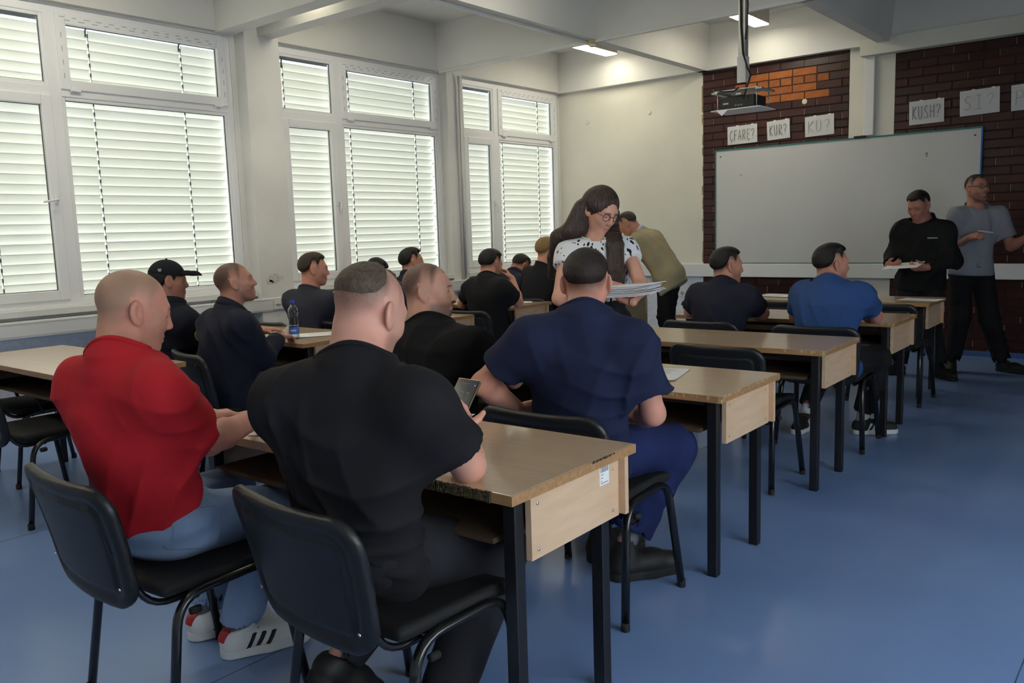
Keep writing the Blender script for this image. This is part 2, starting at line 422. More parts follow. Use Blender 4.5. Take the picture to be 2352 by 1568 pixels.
# ------------------------------------------------------------------ windows and their outside blinds
def pane_mat():
    m = bpy.data.materials.new('window_glass'); m.use_nodes = True; nt = m.node_tree; N = nt.nodes; L = nt.links
    for n in list(N): N.remove(n)
    out = N.new('ShaderNodeOutputMaterial'); mx = N.new('ShaderNodeMixShader'); t = N.new('ShaderNodeBsdfTransparent'); g = N.new('ShaderNodeBsdfGlossy')
    lw = N.new('ShaderNodeLayerWeight'); lw.inputs[0].default_value = .5; fr = N.new('ShaderNodeMath'); fr.operation = 'POWER'; fr.inputs[1].default_value = 3.5; L.new(lw.outputs['Facing'], fr.inputs[0]); g.inputs['Roughness'].default_value = 0.02
    t.inputs[0].default_value = (.93, .95, .94, 1)
    L.new(fr.outputs[0], mx.inputs[0]); L.new(t.outputs[0], mx.inputs[1]); L.new(g.outputs[0], mx.inputs[2]); L.new(mx.outputs[0], out.inputs[0]); return m
glass = pane_mat()
def slat_mat():
    m = bpy.data.materials.new('blind_slat'); m.use_nodes = True; nt = m.node_tree; N = nt.nodes; L = nt.links
    for n in list(N): N.remove(n)
    out = N.new('ShaderNodeOutputMaterial'); mx = N.new('ShaderNodeMixShader'); t = N.new('ShaderNodeBsdfTranslucent'); g = N.new('ShaderNodeBsdfDiffuse')
    mx.inputs[0].default_value = 0.078; t.inputs[0].default_value = (.88, .85, .72, 1); g.inputs[0].default_value = (.76, .745, .68, 1)
    L.new(g.outputs[0], mx.inputs[1]); L.new(t.outputs[0], mx.inputs[2]); L.new(mx.outputs[0], out.inputs[0]); return m
slat_m = slat_mat()
cord_m = mat('blind_cord', (0.10, 0.10, 0.105), .7); gasket = mat('gasket', (0.09, 0.09, 0.10), .6); handle_m = mat('handle_white', (0.80, 0.80, 0.80), .3)
print_m = mat('film_print', (0.42, 0.43, 0.46), .6)
def frame_rect(name, x0, x1, y0, y1, z0, z1, w, parent, m=pvc, bev=.006):
    bm = bmesh.new()
    for lo, hi in (((x0, y0, z0), (x1, y0 + w, z1)), ((x0, y1 - w, z0), (x1, y1, z1)), ((x0, y0 + w, z0), (x1, y1 - w, z0 + w)), ((x0, y0 + w, z1 - w), (x1, y1 - w, z1))):
        box(bm, lo, hi)
    return mobj(name, bm, m, parent, bevel=bev)
PITCH = .0747
def slat_mesh(ya, yb, holes):
    key = ('slat', ya, yb)
    if key in _M: return _M[key]
    bm = bmesh.new(); ys = [ya]
    for h in holes: ys += [h - .006, h + .006]
    ys.append(yb)
    prof = [(.0105, .0405), (.0095, .0335), (.005, .018), (.0, .0), (-.003, -.018), (-.0025, -.0335), (.0015, -.0405)]
    ys2 = sorted(ys); rows = [[bm.verts.new((px, y, pz)) for (px, pz) in prof] for y in ys2]
    for i in range(len(rows) - 1):
        for k in range(len(prof) - 1):
            if i % 2 == 1 and k in (0, 1): continue          # punched slot for the cord
            bm.faces.new((rows[i][k], rows[i + 1][k], rows[i + 1][k + 1], rows[i][k + 1]))
    me = bpy.data.meshes.new('slat'); bm.to_mesh(me); bm.free(); me.materials.append(slat_m)
    me.polygons.foreach_set('use_smooth', [True] * len(me.polygons)); _M[key] = me; return me
WIN_LAB = ['closed pale slatted blind outside the big window beside the red-shirted man',
           'closed pale slatted blind outside the middle window between the two piers',
           'closed pale slatted blind outside the far window next to the front wall']
for wi, (y0, y1, ym) in enumerate(WIN):
    w = struct(empty('window_%d' % (wi + 1)))
    fx0, fx1 = XW - .075, XW - .005
    frame_rect('outer_frame', fx0, fx1, y0, y1, SILL + .0, HEAD, .062, w)
    boxo('mullion', (fx0, ym - .045, SILL + .05), (fx1, ym + .045, HEAD - .05), pvc, w, bevel=.006)
    boxo('transom', (fx0, y0 + .05, TR - .035), (fx1, ym - .04, TR + .04), pvc, w, bevel=.006)
    boxo('transom', (fx0, ym + .04, TR - .035), (fx1, y1 - .05, TR + .04), pvc, w, bevel=.006)
    secs = {'lower_left': (y0 + .055, ym - .04, SILL + .055, TR - .03), 'upper_left': (y0 + .055, ym - .04, TR + .035, HEAD - .055),
            'upper_right': (ym + .04, y1 - .055, TR + .02, HEAD - .045), 'lower_right': (ym + .04, y1 - .055, SILL + .05, TR - .03)}
    for nm, (a, b, c, d) in secs.items():
        sw = .075 if nm in ('lower_left', 'upper_right') else .03
        sx = XW + .008 if nm in ('lower_left', 'upper_right') else XW - .012
        s = frame_rect('sash', XW - .06, sx, a, b, c, d, sw, w)
        frame_rect('glazing_seal', XW - .035, XW - .028, a + sw - .001, b - sw + .001, c + sw - .001, d - sw + .001, .006, s, gasket, 0)
        boxo('pane', (XW - .034, a + sw, c + sw), (XW - .030, b - sw, d - sw), glass, s)
        if nm == 'upper_right':
            for hy in (a + .10, b - .10): boxo('hinge', (sx, hy - .04, c - .012), (sx + .012, hy + .04, c + .006), handle_m, s, bevel=.002)
            bm = bmesh.new()                                  # protective-film print on the sash
            for row, zz in ((0, d - .028), (1, d - .05)):
                yy = a + .03 + row * .04
                while yy < b - .08:
                    box(bm, (sx, yy, zz), (sx + .0005, yy + random.uniform(.03, .05), zz + .006)); yy += random.uniform(.085, .11)
            zz = c + .08
            while zz < d - .08:
                box(bm, (sx, a + .03, zz), (sx + .0005, a + .036, zz + .04)); box(bm, (sx, b - .034, zz), (sx + .0005, b - .028, zz + .04)); zz += .1
            pr = mobj('film_print', bm, print_m, s)
        if nm == 'lower_left':
            hb = boxo('handle', (sx, b - .052, 1.70), (sx + .012, b - .024, 1.77), handle_m, s, bevel=.004)
            tubeo('lever', [(sx + .01, b - .038, 1.735), (sx + .045, b - .038, 1.735), (sx + .05, b - .10, 1.725), (sx + .05, b - .15, 1.715)] if wi == 0 else
                  [(sx + .01, b - .038, 1.735), (sx + .045, b - .038, 1.735), (sx + .05, b - .04, 1.68), (sx + .05, b - .045, 1.62)], [.008, .009, .009, .007], handle_m, hb)
    # blind
    bx = XW - .118
    bl = tag(empty('window_blind', (bx, (y0 + y1) / 2, SILL)), WIN_LAB[wi], 'blind', 'window blinds'); off = Vector((bx, (y0 + y1) / 2, SILL))
    yc = (y0 + y1) / 2; ya, yb = y0 + .012 - yc, y1 - .045 - yc
    holes = [h - yc for h in ([y0 + .30, ym + .32, y1 - .42] if wi == 0 else [y0 + .17, ym + .22, y1 - .32])]
    me = slat_mesh(ya, yb, holes)
    nsl = int((HEAD - .10 - SILL - .05) / PITCH)
    rr = np.random.default_rng(wi)
    for k in range(nsl):
        o = bpy.data.objects.new('slat', me); link(o, bl); o.location = (0, 0, .075 + k * PITCH)
        o.rotation_euler = (0, rr.normal(0, .03) + .02, 0)
    boxo('head_rail', (-.03, ya, HEAD - SILL - .10), (.03, yb, HEAD - SILL - .045), mat('rail_alu', (0.22, 0.23, 0.22), .5, metal=.3), bl)
    boxo('bottom_rail', (-.012, ya, .035), (.02, yb, .060), slat_m, bl, bevel=.004)
    for h in holes:
        tubeo('cord', [(.022, h, .04), (.022, h, HEAD - SILL - .1)], .0022, cord_m, bl, n=5)
        bm = bmesh.new()
        for k in range(nsl): box(bm, (.016, h - .004, .075 + k * PITCH - .016), (.024, h + .004, .075 + k * PITCH + .012))
        mobj('ladder_tape', bm, cord_m, bl)
        bm = bmesh.new(); tube(bm, [(.02, h - .004, HEAD - SILL - .09), (.03, h - .016, HEAD - SILL - .12), (.028, h - .020, HEAD - SILL - .175)], [.006, .008, .005], 6); mobj('clip', bm, cord_m, bl, smooth=True)
    bm = bmesh.new()
    for k in range(0, nsl, 2): tube(bm, [(.0, yb, .075 + k * PITCH), (.0, yb + .026, .075 + k * PITCH)], [.007, .004], 6)
    mobj('guide_pin_row', bm, cord_m, bl, smooth=True)
    boxo('guide_rail', (-.015, yb + .030, .02), (.015, yb + .042, HEAD - SILL - .05), pvc, bl)

w4 = struct(empty('window_4')); frame_rect('outer_frame', XR + .06, XR + .13, RW[0], RW[1], RW[2], RW[3], .06, w4)
for k in range(3):
    a = RW[0] + .05 + k * 1.40; s = frame_rect('sash', XR + .07, XR + .12, a, a + 1.39, RW[2] + .05, RW[3] - .05, .06, w4); boxo('pane', (XR + .094, a + .06, RW[2] + .11), (XR + .098, a + 1.33, RW[3] - .11), glass, s)
# ------------------------------------------------------------------ wall-mounted things
steel = mat('galvanised', (0.45, 0.45, 0.44), .4, metal=.7, var=.1, vscale=20); black_pl = mat('black_plastic', (0.012, 0.012, 0.013), .45, .4)
white_pl = mat('white_plastic', (0.72, 0.71, 0.66), .4); paper = mat('paper', (0.80, 0.80, 0.80), .8, .15, var=.02, vscale=6)
def lights():
    diff = bpy.data.materials.new('lamp_diffuser'); diff.use_nodes = True
    pr = diff.node_tree.nodes['Principled BSDF']; pr.inputs['Base Color'].default_value = (.9, .9, .8, 1)
    pr.inputs['Emission Color'].default_value = (1.0, .93, .74, 1); pr.inputs['Emission Strength'].default_value = LAMP_STRENGTH
    case = mat('lamp_case', (0.55, 0.53, 0.47), .5)
    t = tag(empty('ceiling_light', (-5.745, 8.55, 3.5)), 'lit rectangular fluorescent ceiling light left of the projector pole, by the detector', 'ceiling light', 'fluorescent ceiling lights')
    boxo('housing', (-.085, -.6, .012), (.085, .6, .18), case, t, bevel=.004); boxo('diffuser', (-.078, -.59, 0), (.078, .59, .012), diff, t)
    spots = [(-3.79, 8.47, 'lit rectangular fluorescent ceiling light directly behind the projector pole'),
             (-5.745, 4.95, None), (-3.79, 4.95, None), (-5.745, 2.6, None), (-3.7, 2.6, None), (-5.745, .3, None), (-3.7, .3, None)]
    for x, y, lb in spots:
        c = copy_tree(t); c.location = (x, y, 3.5); c['label'] = lb or 'fluorescent ceiling light in a ceiling bay above the top edge of the picture'
lights()
det = tag(empty('smoke_detector', (-4.635, 7.04, ZB - .035)), 'small cream smoke detector under the crossing of two beams', 'smoke detector')
bm = bmesh.new(); lathe(bm, [(.045, .05), (.05, .04), (.05, .02), (.04, .005)], 18); mobj('base', bm, mat('detector_cream', (0.55, 0.42, 0.18), .5), det, smooth=True)
bm = bmesh.new(); lathe(bm, [(.035, .006), (.036, -.01), (.02, -.022)], 18); mobj('sensor_cap', bm, white_pl, det, smooth=True)

wb = tag(empty('whiteboard', (BRD[0], YF - .02, BRD[2])), 'wide white dry-erase board with thin green frame on the front wall', 'whiteboard')
Lb, Hb = BRD[1] - BRD[0], BRD[3] - BRD[2]
boxo('writing_surface', (0, -.012, 0), (Lb, .012, Hb), mat('board_white', (0.56, 0.56, 0.555), .22, .5, var=.03, vscale=.9), wb)
gf = mat('board_edge', (0.03, 0.18, 0.17), .4)
for lo, hi in (((-.008, -.018, -.01), (Lb + .008, .012, .006)), ((-.008, -.018, Hb - .006), (Lb + .008, .012, Hb + .01)), ((-.008, -.018, .006), (.006, .012, Hb - .006))):
    boxo('frame_edge', lo, hi, gf, wb)
boxo('frame_edge', (Lb - .006, -.018, .006), (Lb + .008, .012, Hb - .006), mat('board_edge_blue', (0.03, 0.14, 0.42), .4), wb)
for x, z in ((.06, Hb - .07), (Lb - .06, Hb - .07), (.06, .07)):
    bm = bmesh.new(); box(bm, (x - .008, -.015, z - .008), (x + .008, -.011, z + .008)); mobj('screw', bm, mat('screw_dark', (.08, .08, .08), .4, metal=.5), wb, bevel=.002)
boxo('hanger_clip', (1.58, -.03, Hb), (1.70, .012, Hb + .025), black_pl, wb, bevel=.003)
tubeo('marker_stroke', [(2.28, -.0125, 1.10), (2.30, -.0125, 1.115), (2.295, -.0125, 1.07)], .003, mat('marker_ink', (.05, .05, .06), .5), wb, n=5)
tubeo('marker_stroke', [(.30, -.0125, 1.02), (.33, -.0125, 1.022)], .002, mat('marker_ink', (.05, .05, .06), .5), wb, n=5)

# handwritten paper signs
ST = {'C': [[(.9, .85), (.6, 1), (.2, .8), (.05, .45), (.25, .08), (.6, 0), (.9, .15)]], 'F': [[(.1, 0), (.15, 1), (.85, 1)], [(.12, .55), (.7, .55)]],
      'A': [[(0, 0), (.45, 1), (.9, 0)], [(.2, .4), (.75, .4)]], 'R': [[(.1, 0), (.15, 1), (.6, .98), (.8, .78), (.6, .52), (.15, .5), (.9, 0)]],
      'E': [[(.85, 1), (.15, 1), (.15, 0), (.85, 0)], [(.15, .52), (.7, .52)]], '?': [[(.1, .8), (.35, 1), (.75, .95), (.8, .7), (.45, .45), (.42, .25)], [(.42, .06), (.44, .0)]],
      'K': [[(.1, 0), (.15, 1)], [(.85, 1), (.15, .45), (.9, 0)]], 'U': [[(.1, 1), (.1, .25), (.3, 0), (.6, .05), (.75, .3), (.75, 1)]],
      'S': [[(.85, .9), (.5, 1), (.15, .8), (.3, .55), (.7, .4), (.8, .15), (.45, 0), (.1, .1)]], 'H': [[(.1, 0), (.1, 1)], [(.85, 0), (.85, 1)], [(.1, .5), (.85, .5)]],
      'I': [[(.1, 1), (.8, 1)], [(.45, 1), (.45, 0)], [(.1, 0), (.8, 0)]], 'P': [[(.1, 0), (.15, 1), (.65, .98), (.85, .75), (.6, .5), (.15, .48)]], ',': [[(.5, 0), (.55, -.1), (.4, -.17)]]}
def sign(word, x0, z0, w, h, tilt, ink, label, cw=None, hid=None):
    t = tag(empty('paper_sign', (x0, YF - .012, z0)), label, 'paper sign', 'handwritten paper signs'); t.rotation_euler = (0, -tilt, 0)
    bm = bmesh.new(); n = 6
    g = [[bm.verts.new((w * i / n, -.002 - .004 * math.sin(math.pi * j / 3) * math.sin(i * 1.3), h * j / 3)) for j in range(4)] for i in range(n + 1)]
    for i in range(n):
        for j in range(3): bm.faces.new((g[i][j], g[i + 1][j], g[i + 1][j + 1], g[i][j + 1]))
    thicken(bm, (0, -.0006, 0))
    sh = mobj('sheet', bm, mat('sign_paper', (0.60, 0.60, 0.60), .8, .15), t)
    cw = cw or (w - .05) / len(word.replace(',', '')); chh = h * .55; x = .03
    im = mat('pencil_%d' % int(ink * 100), (ink, ink, ink * 1.02), .7)
    for ch in word:
        if ch == ',': x -= cw
        bm = bmesh.new()
        for s in ST[ch]: tube(bm, [(x + a * cw * .8, -.0085, h * .22 + b * chh) for a, b in s], .0028 if ink < .25 else .0022, 5)
        mobj('letter', bm, im, t); x += cw
    for tx in (w * .3, w * .8): boxo('tape', (tx, -.0045, h - .012), (tx + .03, -.0035, h + .006), mat('tape', (.75, .75, .72), .2), t)
sign('C,FARE,?', -4.335, 2.308, .362, .207, .02, .16, 'white paper sign with faint capitals ending in a question mark, leftmost over the board')
sign('KUR?', -3.855, 2.318, .262, .207, .045, .13, 'narrower tilted paper sign with crowded dark capitals, second from the left')
sign('KU?', -3.425, 2.315, .315, .215, .03, .34, 'paper sign with very faint two-letter question, nearest left of the pillar')
sign('KUSH?', -2.36, 2.335, .325, .232, .02, .16, 'paper sign with the longest dark word right of the pillar')
sign('SI?', -1.895, 2.372, .345, .240, .03, .36, 'paper sign with three faint spaced characters above the board corner')
sign('P', -1.455, 2.375, .345, .240, .03, .36, 'paper sign cut off by the right edge of the picture', cw=.11)

def socket(loc, axis, label, col=white_pl, w=.085):
    t = tag(empty('wall_socket', loc), label, 'socket')
    if axis == 'y':
        boxo('plate', (-w / 2, -.012, -w / 2), (w / 2, 0, w / 2), col, t, bevel=.004)
        bm = bmesh.new(); lathe(bm, [(.026, 0), (.026, .003), (.022, .003), (.02, .0005)], 16)
        bmesh.ops.rotate(bm, matrix=Matrix.Rotation(math.pi / 2, 3, 'X'), verts=bm.verts); bmesh.ops.translate(bm, vec=(0, -.012, 0), verts=bm.verts); mobj('well', bm, mat('socket_well', (.35, .35, .33), .5), t)
    else:
        boxo('plate', (0, -w / 2, -w / 2), (.012, w / 2, w / 2), col, t, bevel=.004); boxo('port', (.012, -.025, -.01), (.0135, .025, .008), mat('socket_well', (.35, .35, .33), .5), t)
    return t
socket((-4.93, YF - .004, .565), 'y', 'white power socket on the plaster wall below the board trunking')
socket((XW + .162, 4.66, .785), 'x', 'cream network socket on the window-wall trunking beside the pier')
t = tag(empty('trunking_socket', (XW + .162, 4.86, .79)), 'dark red outlet block on the window-wall trunking behind the grey-shirted man', 'socket')
boxo('block', (0, -.045, -.05), (.03, .045, .05), mat('outlet_red', (0.22, 0.012, 0.012), .4), t, bevel=.004); boxo('slot', (.03, -.02, -.02), (.031, .02, .02), black_pl, t)

# ceiling projector
pj = tag(empty('projector', (-2.845, 6.45, 2.285)), 'black projector in a steel cage hanging from a pole under the ceiling', 'projector')
boxo('pole', (-.03, -.03, .20), (.03, .03, ZS - 2.27), steel, pj, bevel=.004)
boxo('pole_sleeve', (-.036, -.036, .20), (.036, .036, .40), mat('sleeve_grey', (.62, .62, .60), .5), pj, bevel=.003)
boxo('top_plate', (-.22, -.16, .165), (.22, .16, .175), steel, pj, bevel=.002)
for s in (-1, 1):
    boxo('plate_lip', (s * .22 - .03, -.16, .15), (s * .22 + .03, .16, .166), steel, pj)
    for yy in (-.14, .14): tubeo('threaded_rod', [(s * .195, yy, -.01), (s * .195, yy, .17)], .005, steel, pj, n=6)
boxo('bottom_plate', (-.25, -.18, -.015), (.25, .18, -.005), mat('plate_white', (.70, .70, .70), .4), pj, bevel=.002)
body = boxo('projector_body', (-.175, -.14, .0), (.175, .14, .115), mat('projector_black', (.014, .014, .016), .42), pj, bevel=.012)
boxo('badge', (-.14, -.1415, .045), (-.085, -.139, .058), mat('badge_silver', (.55, .55, .55), .4), body)
for k in range(5): boxo('vent_slat', (.07 + k * .02, -.1425, .02), (.076 + k * .02, -.139, .10), mat('vent_grey', (.05, .05, .055), .5), body)
for k in range(3): boxo('port', (-.02 + k * .028, -.142, .02), (-.002 + k * .028, -.139, .034), mat('port_metal', (.2, .2, .2), .4, metal=.6), body)
bm = bmesh.new(); lathe(bm, [(.035, 0), (.035, .03), (.028, .035)], 16); bmesh.ops.rotate(bm, matrix=Matrix.Rotation(-math.pi / 2, 3, 'X'), verts=bm.verts); bmesh.ops.translate(bm, vec=(.08, .14, .06), verts=bm.verts); mobj('lens', bm, black_pl, body, smooth=True)
tubeo('cable', [(-.012, -.04, ZS - 2.28), (-.005, -.045, .95), (-.002, -.04, .62), (.015, -.04, .42), (.06, -.05, .30), (.10, -.09, .24), (.07, -.15, .06)], .007, black_pl, pj)
tubeo('cable', [(.012, -.036, ZS - 2.28), (.02, -.04, 1.0), (.055, -.04, .78), (.05, -.04, .62), (.036, -.04, .52)], .006, black_pl, pj)
tubeo('cable', [(-.18, -.13, .165), (-.10, -.155, .13), (0, -.16, .125), (.03, -.15, .15)], .006, black_pl, pj)
boxo('cable_tie', (.0, -.165, .12), (.05, -.155, .135), white_pl, pj)
bm = bmesh.new(); vs = [bm.verts.new(p) for p in ((-.2, -.19, -.004), (.22, -.17, .0), (.24, .0, -.002), (-.19, .0, -.004))]; bm.faces.new(vs)
vs = [bm.verts.new(p) for p in ((-.19, -.19, -.006), (-.06, -.195, -.008), (-.12, -.21, -.065))]; bm.faces.new(vs)
thicken(bm, (0, 0, -.0008)); mobj('loose_sheet', bm, paper, pj)
for ch in pj.children:
    if not ch.name.startswith(('pole', 'cable')) or ch.name.startswith('cable_tie'): ch.scale = (.82, .82, .82)
# ------------------------------------------------------------------ school desks
def wood_mat(name, c1, c2, rough=.38, coat=.35, axis=(1.2, 22, 22)):
    return mat(name, c1, rough, .4, col2=c2, vscale=3.0, stretch=axis, coat=coat, detail=4)
beech_top = wood_mat('beech_top', (0.51, 0.360, 0.230), (0.57, 0.415, 0.27), .28, .6)
beech = wood_mat('beech_panel', (0.62, 0.415, 0.260), (0.70, 0.490, 0.325), .45, .2, (22, 1.5, 9))
beech_x = wood_mat('beech_rail', (0.58, 0.385, 0.24), (0.64, 0.44, 0.285), .45, .2)
edge_m = wood_mat('edge_band', (0.33, 0.175, 0.07), (0.42, 0.235, 0.11), .4, .2)
leg_m = mat('leg_black', (0.010, 0.010, 0.012), .38, .5); chip = mat('raw_chipboard', (0.13, 0.10, 0.06), .95, .1, col2=(0.05, 0.036, 0.02), vscale=140, bump=.6, bscale=160)
worn = mat('worn_wood', (0.50, 0.36, 0.20), .8, .1, var=.25, vscale=60)
screw_m = mat('screw_steel', (.5, .5, .5), .35, metal=.8)
DW, DD, DH = 1.50, .60, .75
def build_desk():
    t = empty('school_desk'); hw = DW / 2
    boxo('top', (-hw + .003, .003, DH - .026), (hw - .003, DD - .003, DH), beech_top, t, bevel=.002)
    boxo('edge_band', (-hw, 0, DH - .027), (hw, .0035, DH - .001), edge_m, t); boxo('edge_band', (-hw, DD - .0035, DH - .027), (hw, DD, DH - .001), edge_m, t)
    for s in (-1, 1): boxo('edge_band', (s * hw - (.0035 if s > 0 else 0), .003, DH - .027), (s * hw + (.0035 if s < 0 else 0), DD - .003, DH - .001), edge_m, t)
    for s in (-1, 1):
        x1 = s * (hw - .028); p = boxo('side_panel', (min(x1, x1 - s * .02), .112, .54), (max(x1, x1 - s * .02), DD - .055, DH - .030), beech, t, bevel=.0015)
        for yy in (.14, DD - .09):
            for zz in (.565, DH - .06):
                bm = bmesh.new(); lathe(bm, [(.005, 0), (.005, .002), (.003, .003)], 8); bmesh.ops.rotate(bm, matrix=Matrix.Rotation(s * math.pi / 2, 3, 'Y'), verts=bm.verts)
                bmesh.ops.translate(bm, vec=(x1, yy, zz), verts=bm.verts); mobj('screw', bm, screw_m, p)
        for yy in (.072, DD - .115): boxo('leg', (s * (hw - .071) - .02, yy, 0), (s * (hw - .071) + .02, yy + .04, DH - .028), leg_m, t, bevel=.003)
        boxo('cross_rail', (s * (hw - .071) - .015, .09, DH - .06), (s * (hw - .071) + .015, DD - .11, DH - .03), leg_m, t)
    boxo('back_panel', (-hw + .006, DD - .055, .545), (hw - .006, DD - .035, DH - .028), beech_x, t, bevel=.0015)
    boxo('shelf', (-hw + .115, .06, .585), (hw - .115, DD - .06, .600), wood_mat('shelf_wood', (0.075, 0.045, 0.025), (0.10, 0.062, 0.036), .7, 0), t)
    boxo('long_rail', (-hw + .10, DD - .11, DH - .06), (hw - .10, DD - .08, DH - .03), leg_m, t)
    boxo('long_rail', (-hw + .10, .065, DH - .055), (hw - .10, .09, DH - .03), leg_m, t)
    return t
desk0 = build_desk()
GD = 'two-seat school desks'
DESKS = [(-1.262, 1.515, .8, 'nearest beech desk with a torn front edge and white barcode sticker on its side panel'),
         (-1.357, 2.880, .8, 'beech desk with worn corners in front of the navy-shirted man seen from behind'),
         (-1.412, 4.170, 1., 'empty beech desk in the right-hand row with two chair backs just beyond it'),
         (-1.440, 5.510, 1., 'beech desk the two men at the right lean their elbows on'),
         (-1.553, 6.900, 1., 'foremost beech desk of the right row with loose papers at both ends'),
         (-4.200, 1.760, 0., 'empty beech desk at the left edge behind the red-shirted man'),
         (-4.200, 3.130, 0., 'beech desk by the windows carrying the water bottle'),
         (-4.410, 4.380, 0., 'beech desk by the windows used by the man in the dark grey tee'),
         (-4.520, 5.520, 0., 'beech desk by the windows where the man props his arm against his face'),
         (-4.200, 6.720, 0., 'farthest desk of the window row beside the man in the tan blazer')]
desk_objs = []
for i, (xr, yf, a, lb) in enumerate(DESKS):
    o = desk0 if i == 0 else copy_tree(desk0)
    o.location = (xr - DW / 2, yf, 0); o.rotation_euler = (0, 0, math.radians(a)); tag(o, lb, 'desk', GD); desk_objs.append(o)
# wear and sticker on the nearest desk, worn corners on the others
o = desk_objs[0]
bm = bmesh.new()
for k in range(41):
    x = .235 + k * .0075; r1, r2 = random.uniform(0, .004), random.uniform(0, .003)
    box(bm, (x, -.003 - r1, DH - .028 + r2), (x + .0085, .004, DH + .0005 - random.uniform(0, .002)))
bmesh.ops.translate(bm, vec=(.14, 0, 0), verts=bm.verts); tw = mobj('torn_edge', bm, chip, o); tw['label'] = 'raw chipboard where the edge strip is torn off'
st = boxo('sticker', (DW / 2 - .0282, .440, .655), (DW / 2 - .0272, .490, .715), mat('sticker_white', (.80, .80, .80), .5), o, bevel=.0)
bm = bmesh.new(); yy = .444
while yy < .484:
    wdt = random.choice((.0008, .0016, .0024)); box(bm, (DW / 2 - .0272, yy, .693), (DW / 2 - .0269, yy + wdt, .712)); yy += wdt + random.choice((.001, .0018))
mobj('barcode', bm, mat('print_grey', (.22, .22, .25), .6), st)
bm = bmesh.new()
for zz, a, b in ((.685, .446, .46), (.676, .446, .456), (.666, .446, .452), (.66, .446, .485)): box(bm, (DW / 2 - .0272, a, zz), (DW / 2 - .0269, b, zz + .0025))
mobj('small_print', bm, mat('print_grey', (.22, .22, .25), .6), st)
bm = bmesh.new()
for k in range(26):
    y = .36 + random.uniform(0, .12); box(bm, (DW / 2 - .001, y, DH - .003 - random.uniform(0, .004)), (DW / 2 + .0006, y + random.uniform(.002, .008), DH + .0006))
mobj('chipped_edge', bm, chip, o)
for i in (1, 2, 3):
    bm = bmesh.new()
    for k in range(34):
        y = random.uniform(.01, .58); box(bm, (DW / 2 - .002, y, DH - .004 - random.uniform(0, .006)), (DW / 2 + .0008, y + random.uniform(.002, .012), DH + .0004))
    for k in range(20):
        x = DW / 2 - abs(random.gauss(0, .2)); box(bm, (x, -.0008, DH - .02 + random.uniform(0, .012)), (x + random.uniform(.003, .01), .003, DH + .0004))
    box(bm, (DW / 2 - .012, -.001, DH - .026), (DW / 2 + .0008, .012, DH + .0005))
    mobj('worn_edge', bm, worn, desk_objs[i])
# the farthest desk has a solid side board
boxo('side_board', (DW / 2 - .045, .02, .30), (DW / 2 - .012, DD - .02, .70), wood_mat('olive_board', (0.30, 0.225, 0.12), (0.34, 0.26, 0.145), .5, .1, (22, 1.5, 9)), desk_objs[9])

# ------------------------------------------------------------------ stacking chairs
shell_m = mat('chair_shell', (0.010, 0.0105, 0.012), .42, .45); seat_m = mat('chair_seat', (0.012, 0.012, 0.013), .75, .3, var=.1)
tube_m = mat('chair_tube', (0.008, 0.008, 0.009), .22, .6); rubber_m = mat('rubber', (0.012, 0.012, 0.012), .8)
def shell_field():
    F = Field()
    def f(q):
        x, y, z = q[:, 0], q[:, 1], q[:, 2]
        yy = y - 0.42 * x * x + 0.02 + 1.2 * (z * z) * .15
        w = .235 + .035 * np.clip((z + .18) / .36, 0, 1); r = .085
        dx = np.abs(x) - (w - r); dz = np.abs(z) - (.182 - r)
        o = np.sqrt(np.maximum(dx, 0) ** 2 + np.maximum(dz, 0) ** 2) + np.minimum(np.maximum(dx, dz), 0) - r
        plate = np.maximum(o, np.abs(yy) - .009)
        rim = np.sqrt(np.minimum(o + .016, 0) ** 2 * .0 + (np.abs(o + .018) / 1.0) ** 2 + (yy / .9) ** 2) - .019
        pan = np.maximum(o + .055, np.abs(yy + .010) - .006)
        d = smin(plate, rim, .012)
        return smin(d, pan, .008)
    return F.add(f, (-.30, -.08, -.22), (.30, .12, .22))
def seat_field():
    F = Field()
    def f(q):
        p = q.copy(); p[:, 2] += .35 * np.maximum(p[:, 1] - .12, 0) ** 2 * 4 - .25 * p[:, 0] ** 2 * 1.2 + .02
        return rbox(p, (0, .002, 0), (.228, .205, .021), .02) * .9
    return F.add(f, (-.25, -.23, -.06), (.25, .27, .05))
